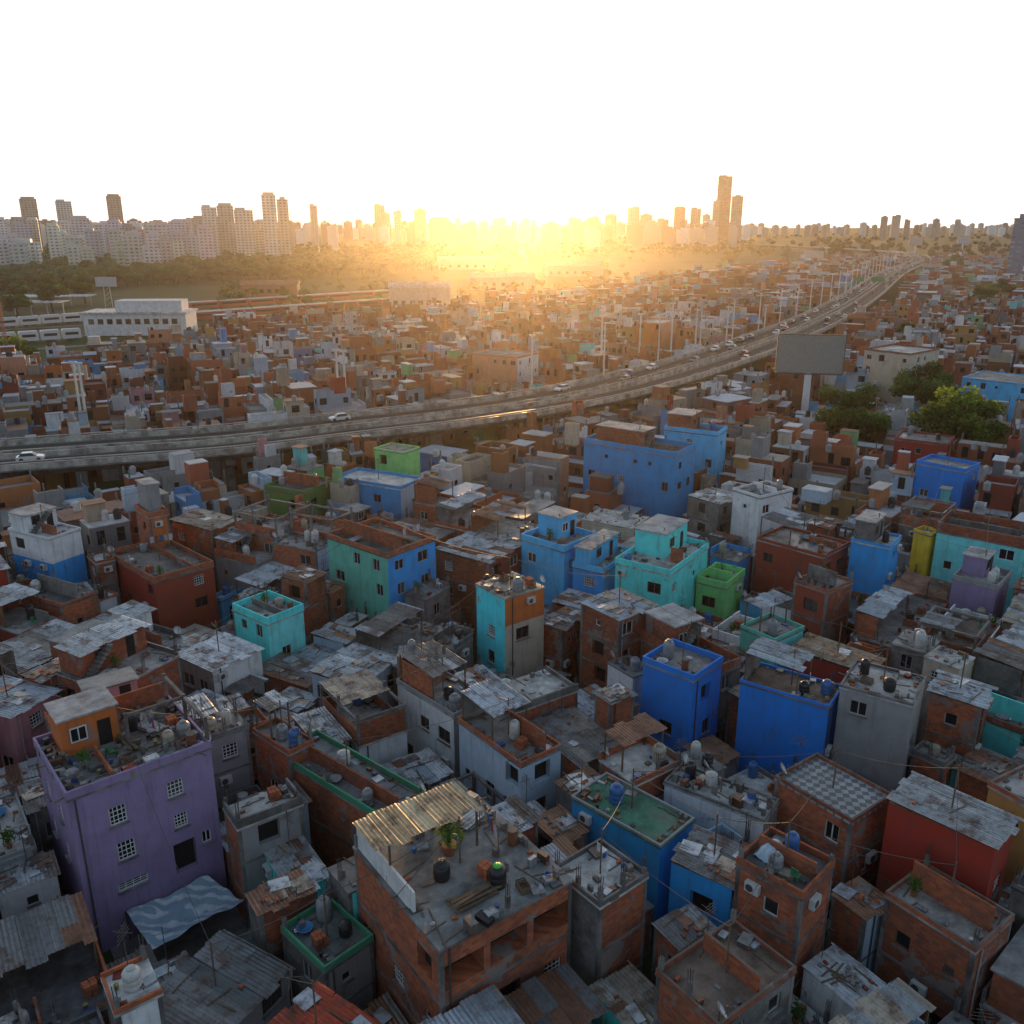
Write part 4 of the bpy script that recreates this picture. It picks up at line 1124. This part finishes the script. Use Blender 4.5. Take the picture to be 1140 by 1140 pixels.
def cloth(cs, sag, mat, name, label, cat, poles=True, crumple=.07):
    mb = MB(); n_ = 20; pts = []
    cen = sum(cs, Vector())/4
    for j in range(n_+1):
        for i in range(n_+1):
            u, v = i/n_, j/n_
            q = (cs[0]*(1-u)+cs[3]*u)*(1-v) + (cs[1]*(1-u)+cs[2]*u)*v
            s_ = sag*(1-(2*u-1)**2)*(1-(2*v-1)**2)
            pts.append(q - cen + Vector((0,0,s_+crumple*(math.sin(9*u+3*v)+.8*math.sin(11*v-4*u)+.6*math.sin(23*u+17*v)))))
    mb.raw(pts, [(j*(n_+1)+i, j*(n_+1)+i+1, (j+1)*(n_+1)+i+1, (j+1)*(n_+1)+i) for j in range(n_) for i in range(n_)])
    bo = mb.build(name, [mat], None, cen, 0, True, (.45,.6,.7)); tag(bo, label, cat)
    if poles:
        for q in cs:
            b = MB(); b.tube((q.x-cen.x, q.y-cen.y, -cen.z), (q.x-cen.x, q.y-cen.y, .05), .04, n=6); b.build('pole', [STEEL], bo)
cloth(ccs, -.5, BANNER, 'cloth_canopy', 'pale grey blue crumpled cloth slung over the yard beside lilac house', 'canopy', True, .1)
c0 = sum(ccs, Vector())/4; b = MB(); b.M = Matrix.Translation((c0.x, c0.y, 0)) @ Matrix.Rotation(rad(36),4,'Z'); b.box(-4.2,4.2,-3.2,3.2,0,.14); b.M = None
tag(b.build('courtyard', [CONC]), 'grey concrete yard under the slung cloth', 'yard', None, 'structure')
hd = HB['pool roof house']; w_, d_2, zz = hd['w'], hd['d'], hd['top']
cloth([loc2w(hd, *t, zz+.12) for t in ((w_*.3,d_2*.55),(w_*.82,d_2*.55),(w_*.82,d_2*.92),(w_*.3,d_2*.92))], .75, PLASTIC, 'tarpaulin', 'pale blue tarpaulin heaped on pool roof house', 'tarpaulin', False, .05)

# ------------------------------------------------------------------ far houses nobody could count one by one
mb = MB()
FC = ['brick']*15 + ['grey']*4 + ['white']*5 + ['cream']*3 + ['ochre','salmon','maroon','redbrown','redbrown','orange','pink','pale','pale']
FC2 = ['sky','turq','blue','lime']
def fcol():
    s = R.choice(FC)
    if R.random() < .06:
        g = CC(R.choice(FC2)); return tuple(v*.55+.06 for v in g)
    if s == 'brick': f = R.uniform(.45,1.15); return (.39*f,.115*f*R.uniform(.85,1.25),.05*f)
    f = R.uniform(.5,1.0); return tuple(v*f for v in CC(s))
def fbox(x0, x1, y0, y1, h0, h, c, c2, det):
    mb.face([(x0,y0,h0),(x1,y0,h0),(x1,y0,h),(x0,y0,h)],0,c); mb.face([(x0,y0,h0),(x0,y1,h0),(x0,y1,h),(x0,y0,h)],0,c2)
    mb.face([(x1,y0,h0),(x1,y1,h0),(x1,y1,h),(x1,y0,h)],0,c); mb.face([(x0,y1,h0),(x1,y1,h0),(x1,y1,h),(x0,y1,h)],0,c2)
    rc = R.choice(SHC+[(.28,.27,.26),(.4,.39,.38),(.14,.12,.11),(.5,.5,.5),(.55,.57,.6),(.45,.47,.5)])
    par = R.choice((0,0,.5,.9))
    if par == 0:
        e = R.choice((.02,.2)); mb.box(x0-e,x1+e,y0-e,y1+e,h,h+.12,0,rc)
    else:
        mb.face([(x0,y0,h-.02),(x1,y0,h-.02),(x1,y1,h-.02),(x0,y1,h-.02)],0,rc); t = .15
        for (a,b_,e,f_) in ((x0,x1,y0,y0+t),(x0,x1,y1-t,y1),(x0,x0+t,y0+t,y1-t),(x1-t,x1,y0+t,y1-t)):
            if R.random() < .85: mb.box(a,b_,e,f_,h,h+par,0,c)
    if det:
        nk = max(1, round((h-h0)/2.8))
        for k in range(nk):
            for (fc, L_) in (('R',x1-x0),('L',y1-y0)):
                m = int(L_/2.0)
                for i in range(m):
                    if R.random() < .6:
                        u = (i+.5)*L_/m; z = h0+k*(h-h0)/nk+.9; ww, hh = R.choice(((.5,1.1),(.35,.7),(.7,1.3),(.45,1.7)))
                        P = (lambda u,z: (x0+u,y0-.03,z)) if fc == 'R' else (lambda u,z: (x0-.03,y0+u,z))
                        if z+hh < h: mb.face([P(u-ww,z),P(u+ww,z),P(u+ww,z+hh),P(u-ww,z+hh)],1)
for f in rest:
    A, w_, d_2, h = f['A'], f['w'], f['d'], f['h']
    mb.M = Matrix.Translation((A.x, A.y, 0)) @ Matrix.Rotation(f['yaw'], 4, 'Z')
    det = f['dist'] < 520
    c = fcol(); c2 = c if R.random() < .6 else (.2,.075,.04)
    if R.random() < .65:
        s = R.uniform(.3,.7); h2 = max(2.5, h - R.choice((2.7,2.7,1.2,4)))
        if R.random() < .5:
            fbox(0,w_*s-.03,0,d_2,0,h2,c,c2,det); cc = fcol() if R.random() < .5 else c; fbox(w_*s,w_,0,d_2,0,h,cc,cc,det)
        else:
            fbox(0,w_,0,d_2*s-.03,0,h2,c,c2,det); cc = fcol() if R.random() < .5 else c; fbox(0,w_,d_2*s,d_2,0,h,cc,cc,det)
    else: fbox(0,w_,0,d_2,0,h,c,c2,det)
    if R.random() < .5:
        x0 = R.choice((.1,.5))*w_; rr = fcol(); rh = R.uniform(1.5,2.8); y0 = d_2*R.uniform(.5,.65)
        fbox(x0,x0+w_*R.uniform(.3,.48),y0,d_2*.95,h+.13,h+.13+rh,rr,rr,False)
    if det:
        for _ in range(R.choice((0,1,1,2))):
            tc_ = R.choice(((.55,.55,.52),(.3,.3,.3),(.03,.03,.03),(.3,.3,.3))); mb.lathe([(.45,h+.13),(.48,h+1.1),(.2,h+1.4)],7,0,tc_,R.uniform(.6,max(.7,w_*.9)),R.uniform(.6,max(.7,d_2*.9)))
        for _ in range(R.choice((0,2,4))):
            x, y = R.choice((.1,w_-.1)), R.choice((.1,d_2-.1)); mb.box(x-.1,x+.1,y-.1,y+.1,h,h+R.uniform(.8,2.2),0,(.2,.19,.18))
mb.M = None
FARP = mk_paint('far_walls', 'attr', .8, 1.0, True)
if mb.v: tag(mb.build('distant_houses', [FARP, GLASS]), 'mass of small far houses beyond the highway', 'houses', None, 'stuff')

# ------------------------------------------------------------------ trees
def leafcloud(mb, cen, rad3, n, size, g0, tone):
    for _ in range(n):
        d = Vector((R.gauss(0,1),R.gauss(0,1),R.gauss(0,1))).normalized()*(R.random()**.4)
        q = cen + Vector((d.x*rad3[0], d.y*rad3[1], d.z*rad3[2]))
        a = Vector((R.uniform(-1,1),R.uniform(-1,1),R.uniform(-.7,.7))).normalized()*size*R.uniform(.6,1.3); b = a.cross(Vector((R.uniform(-1,1),R.uniform(-1,1),R.uniform(-1,1)))).normalized()*size*.6
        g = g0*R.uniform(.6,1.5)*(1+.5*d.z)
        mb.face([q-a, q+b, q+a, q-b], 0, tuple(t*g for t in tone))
def tree_proto(seed, tone, spread=1.0):
    p = Proto('tree'); t = MB(); c = MB()
    hts = 4.0
    pts = [Vector((0,0,0)),Vector((.1,.05,1.5)),Vector((.05,.2,3.0)),Vector((.2,.1,hts))]
    for k in range(3): t.tube(pts[k], pts[k+1], .42-.08*k, .34-.08*k, 8)
    ends = []
    for k in range(14):
        a = k*.7+R.uniform(-.2,.2); r = R.uniform(1.2,3.6)*spread; z = R.uniform(4.4,8.0)
        e = Vector((r*math.cos(a), r*math.sin(a), z)); m_ = pts[3].lerp(e,.5)+Vector((0,0,.4))
        t.tube(pts[2].lerp(pts[3],R.random()), m_, .17, .1, 6); t.tube(m_, e, .1, .04, 5); ends.append(e)
    ends.append(Vector((0,0,8.4))); ends.append(Vector((.4,.3,6.5)))
    for e in ends:
        for _ in range(3):
            q = e + Vector((R.uniform(-1.1,1.1),R.uniform(-1.1,1.1),R.uniform(-1.2,.8)))
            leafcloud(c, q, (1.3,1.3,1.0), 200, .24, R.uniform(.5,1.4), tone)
    p.add('trunk', t.mesh('trunk',[BARK])); p.add('crown', c.mesh('crown',[LEAF])); return p
TP = [tree_proto(1,(.05,.09,.024)), tree_proto(2,(.1,.135,.028)), tree_proto(3,(.05,.09,.026),1.15)]
for (px, py, k, sc, lb) in TREES:
    q = at(px, py, 6.5*sc); q.z = 0
    tag(TP[k].inst(q, R.uniform(0,6), sc), lb, 'tree', 'trees standing among the houses')
mb = MB()
def wood_tree(q, sz, tone, leaves):
    zc = sz*R.uniform(.8,1.05); g = R.uniform(.6,1.3); tn = tuple(v*g for v in tone)
    mb.tube((q.x,q.y,0),(q.x,q.y,zc),.35,.25,5,0,(.03,.022,.015))
    for _ in range(5):
        a = R.uniform(0,6.28); r = sz*R.uniform(.1,.6)
        mb.lump((q.x+r*math.cos(a), q.y+r*math.sin(a), zc*R.uniform(.8,1.35)), sz*R.uniform(.4,.62), sz*R.uniform(.36,.52), tn)
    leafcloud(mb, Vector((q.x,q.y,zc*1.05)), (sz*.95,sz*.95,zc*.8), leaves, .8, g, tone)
for _ in range(1700):
    px = R.uniform(-30,600)
    if px > 380 and R.random() < (px-380)/230: continue
    lo = 328 - .055*max(px,0); hi = 270 + .004*px
    t = R.random()**.65
    q = at(px, hi + (lo-hi)*t)
    wood_tree(q, R.uniform(4.5,8.5), R.choice(((.028,.072,.01),(.037,.075,.009),(.023,.06,.012))), 24)
for _ in range(170):
    px = R.uniform(240,720); py = R.uniform(298,345) - max(0,px-450)*.1
    wood_tree(at(px, py), R.uniform(2.5,4.5), (.036,.078,.012), 26)
for _ in range(420):
    px = R.uniform(600,1180); py = R.uniform(258,288)
    wood_tree(at(px, py), R.uniform(5,9), (.034,.06,.016), 14)
tag(mb.build('woodland', [LEAFW]), 'dark belt of park trees below the skyline', 'trees', None, 'stuff')

# ------------------------------------------------------------------ cars, lamps, signs
def extr(mb, prof, y0, y1, m=0):
    n = len(prof); P = [(x,y0,z) for x,z in prof] + [(x,y1,z) for x,z in prof]
    mb.raw(P, [tuple(range(n)), tuple(range(2*n-1,n-1,-1))] + [(i,(i+1)%n,n+(i+1)%n,n+i) for i in range(n)], m)
cp = Proto('car'); b = MB()
extr(b, [(-2.1,.3),(-2.15,.62),(-2.05,.85),(-1.5,.93),(1.0,.93),(1.9,.78),(2.12,.6),(2.1,.3)], -.86,.86)
i = cp.add('body', b.mesh('body',[CARPAINT])); b = MB()
P = [(-1.7,-.8,.935),(1.05,-.8,.935),(1.05,.8,.935),(-1.7,.8,.935),(-1.2,-.62,1.4),(.35,-.62,1.4),(.35,.62,1.4),(-1.2,.62,1.4)]
b.raw(P, [(0,1,5,4),(1,2,6,5),(2,3,7,6),(3,0,4,7)]); cp.add('window_band', b.mesh('window_band',[GLASS]), i)
b = MB(); b.raw([(-1.25,-.64,1.4),(.4,-.64,1.4),(.4,.64,1.4),(-1.25,.64,1.4),(-1.1,-.55,1.47),(.2,-.55,1.47),(.2,.55,1.47),(-1.1,.55,1.47)], [(4,5,6,7),(0,1,5,4),(1,2,6,5),(2,3,7,6),(3,0,4,7)]); cp.add('roof', b.mesh('roof',[CARPAINT]), i)
wm = MB(); wm.M = Matrix.Rotation(math.pi/2,4,'X'); wm.lathe([(.2,-.1),(.32,-.1),(.33,0),(.32,.1),(.2,.1)],14); wm.M=None; WHM = wm.mesh('wheel',[RUBBER])
for x in (-1.3,1.3):
    for y in (-.82,.82): cp.add('wheel', WHM, -1, (x,y,.33))
for y in (-.6,.6):
    b = MB(); b.box(2.05,2.14,y-.16,y+.16,.6,.72); cp.add('headlight', b.mesh('headlight',[LAMPG]), i)
    b = MB(); b.box(-2.17,-2.08,y-.16,y+.16,.66,.8); cp.add('tail_light', b.mesh('tail_light',[REDL]), i)
CARC = [('white',(.7,.7,.7)),('silver',(.4,.41,.42)),('black',(.02,.02,.02)),('red',(.3,.02,.02)),('grey',(.12,.12,.13)),('blue',(.03,.07,.2))]
arc = [0]
for i in range(1, len(path)): arc.append(arc[-1] + (path[i]-path[i-1]).length)
def on_road(s, o):
    for i in range(1, len(path)):
        if arc[i] >= s:
            N, D = nrm(i); t = (s-arc[i-1])/max(arc[i]-arc[i-1],1e-3)
            return path[i-1].lerp(path[i], t) + N*o + Vector((0,0,.014)), D
    return None, None
lanes = [6.6, 3.2, -3.2, -6.6]; last = {}; cars = []
def sx_of(px):
    for i in range(len(path)):
        if proj(path[i])[0] >= px: return arc[i]
    return arc[-1]
for (px, ln, ci) in ((20,2,0),(380,0,0),(648,0,0)):
    cars.append((sx_of(px)+.3, lanes[ln], ci))
s = sx_of(690)
while s < arc[-1]-60 and len(cars) < 96:
    s += R.uniform(3, 12); ln = R.choice((0,0,1,1,2,3))
    if s - last.get(ln, -99) < 9: continue
    last[ln] = s; cars.append((s, lanes[ln], R.choice((0,0,0,0,1,1,2,3,4,5))))
cars.sort(); cnt = {}
for s, o, ci in cars:
    q, D = on_road(s, o)
    if q is None: continue
    rz = math.atan2(D.y, D.x) + (0 if o < 0 else math.pi)
    cn, cc = CARC[ci]; k = cnt.get((cn, o), 0); cnt[(cn, o)] = k+1
    ob = cp.inst(q, rz, .9, {'body': cc, 'roof': cc})
    ln = {6.6:'far outer',3.2:'far inner',-3.2:'near inner',-6.6:'near outer'}[o]
    tag(ob, f"{cn} car in the {ln} lane, {ordl(k)} {cn} one from the left", 'car', 'cars on the highway')
POLE = (.62,.61,.58)
lp = Proto('street_lamp'); b = MB(); b.tube((0,0,0),(0,0,12),.22,.15,8); i = lp.add('pole', b.mesh('pole',[ENAMEL]), color=POLE)
for sd in (-1,1):
    b = MB(); b.tube((0,0,11.8),(0,sd*1.6,12.3),.09,.07,6); j = lp.add('arm', b.mesh('arm',[ENAMEL]), i, color=POLE)
    b = MB(); b.raw([(-.18,sd*1.5,12.22),(.18,sd*1.5,12.22),(.15,sd*2.3,12.32),(-.15,sd*2.3,12.32),(-.18,sd*1.5,12.38),(.18,sd*1.5,12.38),(.15,sd*2.3,12.46),(-.15,sd*2.3,12.46)], [(0,3,2,1),(4,5,6,7),(0,1,5,4),(1,2,6,5),(2,3,7,6),(3,0,4,7)]); lp.add('lamp_head', b.mesh('lamp_head',[ENAMEL]), i, color=POLE)
k = 0
s = sx_of(700)
while s < arc[-1]-40:
    q, D = on_road(s, 8.5); q.z = ZD+.9
    o = lp.inst(q, math.atan2(D.y, D.x)); tag(o, f"double armed street lamp on the far parapet, {ordl(k)} from the left", 'street lamp', 'street lamps along the highway'); k += 1
    s += 27
    if k >= 24: break
def mast(px, yb, yt, label):
    q = at(px, yb, 0); zt = z_at(px, yt, q.y)
    o = empty('light_mast', (q.x, q.y, 0)); tag(o, label, 'light mast')
    b = MB(); b.tube((0,0,0),(0,0,zt),.32,.2,8); b.build('pole', [ENAMEL], o, color=POLE)
    for x in (-.4,.4):
        b = MB(); b.box(x-.3,x+.3,-.22,.22,zt-.1,zt+.3); b.build('floodlight', [ENAMEL], o, color=POLE)
mast(380,490,390,'left of two slim light masts beside the highway'); mast(388,492,391,'right of two slim light masts beside the highway')
mast(98,515,404,'lone tall light mast near the left end of the highway'); mast(592,462,374,'light mast rising in front of the salmon block')
mast(104,518,405,'shorter light mast right of the lone mast at left')
for j, (px, yb, yt) in enumerate(((668,440,352),(710,432,350),(745,424,338),(772,418,345),(806,410,342),(848,398,340))):
    mast(px, yb, yt, f"tall light mast beyond the highway, {ordl(j)} of six counted from the left")
def billboard(px0, px1, yt, yb, base, col, label, pcol=(.75,.75,.73)):
    pc = (px0+px1)/2; q = at(pc, base); Y = q.y; w_ = x_at(px1,yb,Y)-x_at(px0,yb,Y); z0, z1 = z_at(pc,yb,Y), z_at(pc,yt,Y)
    o = empty('billboard', (q.x, q.y, 0), math.atan2(-q.x, q.y)*.6); tag(o, label, 'billboard')
    b = MB(); b.box(-w_/2,w_/2,-.2,.2,z0,z1); b.build('panel', [ENAMEL], o, color=col)
    b = MB(); b.lathe([(.75*w_/13,0),(.7*w_/13,z0)],12); b.build('post', [ENAMEL], o, color=pcol)
    b = MB()
    for x in (-w_/2-.15, w_/2): b.box(x,x+.15,-.3,.3,z0-.1,z1+.1)
    b.box(-w_/2,w_/2,-.3,.3,z1+.004,z1+.15); b.box(-w_/2,w_/2,-.9,.3,z0-.25,z0-.004); b.build('frame', [STEEL], o)
    for k in range(4):
        x = -w_/2+w_*(k+.5)/4; b = MB(); b.tube((x,-.2,z1+.1),(x,-1.4,z1+.6),.05,n=4); b.build('lamp_arm', [STEEL], o)
billboard(858,929,373,415,478,(.26,.26,.23),'large grey billboard on a white post beside the highway')
billboard(893,915,279,288,300,(.45,.42,.38),'small pale billboard left of the far highway')
billboard(1010,1024,264,273,290,(.4,.38,.36),'small pale billboard right of the far highway')
billboard(1064,1076,264,271,286,(.3,.4,.55),'tiny bluish billboard near the right skyline')
q, D = on_road(sx_of(966), 0)
o = empty('overhead_sign', (q.x,q.y,ZD), math.atan2(D.y,D.x)-math.pi/2); tag(o, 'green overhead road sign spanning the far highway', 'road sign')
for x in (-HW+.3,HW-.3): b = MB(); b.box(x-.15,x+.15,-.15,.15,.95,6.6); b.build('post', [METAL], o)
b = MB(); b.box(-HW+.45,HW-.45,-.12,.12,6.2,6.6); b.build('beam', [METAL], o)
b = MB(); b.box(1.0,7.5,-.3,-.15,5.2,7.6); b.build('sign_panel', [SIGNG], o); b = MB(); b.box(-7.5,-2.5,-.3,-.15,5.2,7.4); b.build('sign_panel', [SIGNG], o)

# ------------------------------------------------------------------ railway side
A0 = at(95,374); w_ = 110*A0.y/F
o = empty('station_shed', (A0.x, A0.y, 0), rad(4)); tag(o, 'long white station building with flat roof beside the railway', 'station')
b = MB(); b.box(0,w_,0,16,0,8.6,0,(.7,.7,.69)); b.build('wall', [PAINT], o); b = MB(); b.box(-.8,w_+.8,-.8,16.8,8.6,9.3,0,(.7,.7,.69)); b.build('roof', [SLAB], o)
b = MB(); b.box(w_*.3,w_*.95,3,13,9.3,13.5,0,(.66,.66,.65)); b.build('upper_floor', [PAINT], o)
for k in range(10): b = MB(); x = 2+k*(w_-4)/10; b.box(x,x+2.2,-.06,.0,4.5,6.6); b.build('window', [GLASS], o)
q = at(123,352); Y = q.y; zt = z_at(123,312,Y); o = empty('floodlight_tower', (q.x,q.y,0)); tag(o, 'floodlight tower with broad lamp panel behind the station', 'floodlight')
b = MB()
for x in (-2,2): b.tube((x,0,0),(x*.7,0,zt-3),.22,.16,6)
for k in range(6): z = (zt-3)*k/6; b.tube((-2+.1*k,0,z),(2-.1*k,0,z+(zt-3)/6),.1,n=4)
b.build('tower', [METAL], o); b = MB(); b.box(-5,5,-.3,.3,zt-3,zt+1.5); b.build('lamp_panel', [METAL], o)
q = at(9,398); zt = z_at(9,328,q.y); o = empty('lattice_mast', (q.x,q.y,0)); tag(o, 'red lattice radio mast at the left edge', 'mast')
b = MB()
for (x,y) in ((-.5,-.5),(.5,-.5),(.5,.5),(-.5,.5)): b.tube((x,y,0),(x*.6,y*.6,zt),.12,n=4)
for k in range(14): z0,z1 = zt*k/14, zt*(k+1)/14; b.tube((-.5,-.5,z0),(.5,-.5,z1),.07,n=4); b.tube((.5,.5,z0),(.5,-.5,z1),.07,n=4)
b.build('lattice', [ENAMEL], o, color=(.4,.1,.05))
def train(px0, py0, px1, py1, col, label, n):
    a, b2 = at(px0,py0,0), at(px1,py1,0); d = b2-a; L = d.length/n
    o = empty('train', a, math.atan2(d.y,d.x)); tag(o, label, 'train')
    for k in range(n):
        m = MB(); x0, x1 = k*L+.4, (k+1)*L-.4; m.box(x0,x1,-1.5,1.5,.9,4.0,0); m.raw([(x0,-1.5,4.0),(x1,-1.5,4.0),(x1,1.5,4.0),(x0,1.5,4.0),(x0+.3,-1,4.5),(x1-.3,-1,4.5),(x1-.3,1,4.5),(x0+.3,1,4.5)],[(4,5,6,7),(0,1,5,4),(1,2,6,5),(2,3,7,6),(3,0,4,7)],2)
        m.box(x0+1,x1-1,-1.54,-1.502,2.3,3.3,1); m.box(x0+1.5,x0+3.5,-1,1,.15,.9,3); m.box(x1-3.5,x1-1.5,-1,1,.15,.9,3)
        m.build('carriage', [ENAMEL, GLASS, METAL, STEEL], o, color=col)
train(215,358,470,338,(.34,.04,.02),'long dark red train on the middle track',9); train(210,346,440,330,(.4,.06,.03),'long red train on the farther track',8)
train(-30,386,92,378,(.62,.62,.62),'pale grey train at the left edge before the station',5); train(-30,368,92,359,(.6,.6,.6),'second pale train behind the first at left edge',5)
rw = empty('railway', (0,0,0)); tag(rw, 'rail tracks running past the station', 'railway', None, 'structure')
for (p0,p1) in (((-60,396),(520,354)),((-60,384),(520,346)),((-60,371),(520,337)),((-60,361),(520,330))):
    a, b2 = at(*p0), at(*p1); d = (b2-a).normalized(); n_ = Vector((-d.y,d.x,0))
    mb = MB(); mb.face([a-n_*1.9+Vector((0,0,.05)), b2-n_*1.9+Vector((0,0,.05)), b2+n_*1.9+Vector((0,0,.05)), a+n_*1.9+Vector((0,0,.05))]); mb.build('track_bed', [BALLAST], rw)
    mb = MB()
    for sd in (-.75,.75):
        c0, c1 = a+n_*sd, b2+n_*sd
        mb.face([c0-n_*.1+Vector((0,0,.15)), c1-n_*.1+Vector((0,0,.15)), c1+n_*.1+Vector((0,0,.15)), c0+n_*.1+Vector((0,0,.15))])
    mb.build('rails', [METAL], rw)
for j, (px, py, wp, dp_, hh) in enumerate(((20,352,90,14,6.5),(40,343,110,16,6))):
    q = at(px, py); o = empty('platform_canopy', (q.x, q.y, 0), rad(6)); tag(o, ['long pale platform canopy at left edge beside the station','second pale platform canopy behind the nearer one'][j], 'canopy')
    L_ = wp*q.y/F; b = MB(); b.box(-L_/2,L_/2,0,dp_,hh-.4,hh,0,(.6,.61,.62)); b.build('roof', [SLAB], o)
    for k in range(6): b = MB(); x = -L_/2+1+k*(L_-2)/5; b.box(x-.2,x+.2,dp_/2-.2,dp_/2+.2,0,hh-.4); b.build('post', [METAL], o)
for j, (px, py, wp, hh, dp_, col, lb) in enumerate(((468,344,66,11,18,(.5,.46,.42),'long pale shed beyond the railway, left of the sun glow'),(300,330,60,7,14,(.3,.12,.07),'low red brick shed among trees beyond the red trains'),
   (560,322,70,8,20,(.4,.36,.32),'low grey shed on the hazy flats below the sun'),(640,308,60,9,20,(.36,.3,.26),'tan depot right of the grey shed on the flats'),(520,300,60,10,20,(.4,.36,.33),'faint long depot directly under the sun'))):
    q = at(px, py); o = empty('depot_shed', (q.x, q.y, 0), rad(R.uniform(2,10))); tag(o, lb, 'shed'); L_ = wp*q.y/F
    b = MB(); b.box(-L_/2,L_/2,0,dp_,0,hh,0,col); b.build('wall', [PAINT], o)
    b = MB(); b.raw([(-L_/2-.6,-.6,hh),(L_/2+.6,-.6,hh),(L_/2+.6,dp_+.6,hh),(-L_/2-.6,dp_+.6,hh),(-L_/2-.6,dp_/2,hh+2.6),(L_/2+.6,dp_/2,hh+2.6)],[(0,1,5,4),(2,3,4,5),(0,4,3),(1,2,5),(0,3,2,1)],0,tuple(v*.9 for v in col)); b.build('roof', [SLAB], o)
    for k in range(6): b = MB(); x = -L_/2+2+k*(L_-6)/6; b.box(x,x+2.4,-.05,0,2,4.4); b.build('window', [GLASS], o)

# ------------------------------------------------------------------ skyline
def tower(px, wpx, ytop, Y, col, label, dep=None, bal=False):
    x = x_at(px, 250, Y); w_ = wpx/F*Y/1.051; d2 = dep or min(w_*.7, 20); h = z_at(px, ytop, Y)
    o = empty('apartment_block', (x, Y, 0), -math.atan2(x, Y)+R.uniform(-.3,.3)*(1 if bal else .15)); tag(o, label, 'building')
    h1 = h-3.5
    b = MB()
    for q in ([(-w_/2,-d2/2),(w_/2,-d2/2)],[(w_/2,-d2/2),(w_/2,d2/2)],[(w_/2,d2/2),(-w_/2,d2/2)],[(-w_/2,d2/2),(-w_/2,-d2/2)]):
        (a1,b1),(a2,b2) = q; b.face([(a1,b1,0),(a2,b2,0),(a2,b2,h1),(a1,b1,h1)])
    b.build('wall', [FACADE], o, color=col)
    b = MB(); b.box(-w_/2-.3,w_/2+.3,-d2/2-.3,d2/2+.3,h1,h1+.8); b.build('roof', [ENAMEL], o, color=tuple(v*.8 for v in col))
    a_, b__ = R.choice(((-.22,.26),(-.45,.1),(-.1,.45),(-.4,.4)))
    b = MB(); b.box(w_*a_,w_*b__,-d2*.25,d2*.3,h1+.8,h); b.build('penthouse', [ENAMEL], o, color=tuple(v*.9 for v in col))
    if bal:
        n = int(h1/3); x0, x1 = R.choice(((-.42,.42),(-.45,-.05),(.02,.45),(-.2,.2)))
        for k in range(2, n):
            b = MB(); b.box(w_*x0,w_*x1,-d2/2-1.4,-d2/2-.01,k*3-.1,k*3+.75); b.build('balcony', [ENAMEL], o, color=tuple(min(.75,v*1.1) for v in col))
WC = [(.75,.73,.7),(.64,.6,.54),(.52,.45,.38),(.75,.73,.71),(.42,.32,.25),(.34,.22,.16)]
WN = ['white','cream','tan','pale','brown','dark brown']
T = [(35,17,219,1300,4),(74,16,222,1400,1),(130,15,216,1300,4),(234,16,228,1080,1),(252,17,226,1100,2),(272,20,231,1060,1),(301,15,214,1020,1),(316,12,219,1030,2),(350,8,227,1500,2),
     (423,11,227,1800,4),(430,9,236,1750,4),(443,8,234,1900,2),(468,12,232,1900,4),(489,22,242,1900,2),(556,14,242,2100,2),(640,14,242,2200,2),(661,11,241,2300,4),(680,12,238,2300,4),(705,13,230,2200,2),
     (719,13,238,2200,4),(738,12,243,2100,4),(756,12,230,2200,5),(774,11,231,2200,4),(786,8,238,2300,2),(796,7,222,1980,4),(804,15,195,2000,5),(819,12,217,1950,4),(984,7,240,2600,4),(997,9,239,2600,2),(1010,6,244,2600,4),(1042,7,243,2650,4),(1066,6,244,2600,2)]
for i, (px, wp, yt, Y, ci) in enumerate(T):
    tower(px, wp, yt, Y, WC[ci], f"{'slender' if wp < 10 else 'broad' if wp > 18 else 'plain'} {WN[ci]} skyline tower, {ordl(i)} of the far row counted from the left")
tower(1138,16,238,620,(.1,.16,.25),'dark blue grey office tower cut by the right edge',14)
for row, (Y0, n_, ylo, yhi) in enumerate(((760,15,257,278),(900,24,247,268),(1080,30,239,256))):
    xs = sorted(R.uniform(-6, 180 if row == 0 else 235 if row == 1 else 300) for _ in range(n_))
    for i, px in enumerate(xs):
        ci = R.choice((0,0,1,2,3,3,0,1)); Y = Y0 + R.uniform(0, 110)
        tower(px, R.uniform(9,22) if row else R.uniform(11,22), R.uniform(ylo, yhi), Y, tuple(v*R.uniform(.75,1) for v in WC[ci]), f"{WN[ci]} apartment block in the {['front','middle','rear'][row]} row at left, {ordl(i)} from the left edge", None, row == 0)
mb = MB()
for _ in range(440):
    px = R.uniform(-20,1170); right = px > 840
    if right and R.random() < .45: continue
    Y = R.uniform(3000,5000) if right else R.uniform(1500,4200); yt = R.uniform(247.2,250.5) if right else R.uniform(242.5,250.5)
    x = x_at(px,250,Y); w_ = R.uniform(9,24) if right else R.uniform(10,30); h = max(8, z_at(px, yt, Y)*R.uniform(.6,1)); c = R.choice(WC[1:])
    mb.box(x-w_/2,x+w_/2,Y,Y+18,0,h,0,c); mb.box(x-w_/5,x+w_/4,Y+4,Y+12,h,h+3,0,c)
tag(mb.build('distant_city', [FARP]), 'hazy mass of far city blocks along the horizon', 'city', None, 'stuff')
print('objects', len(bpy.data.objects), 'fills', len(fills), 'ind far', ind[-1]['dist'])
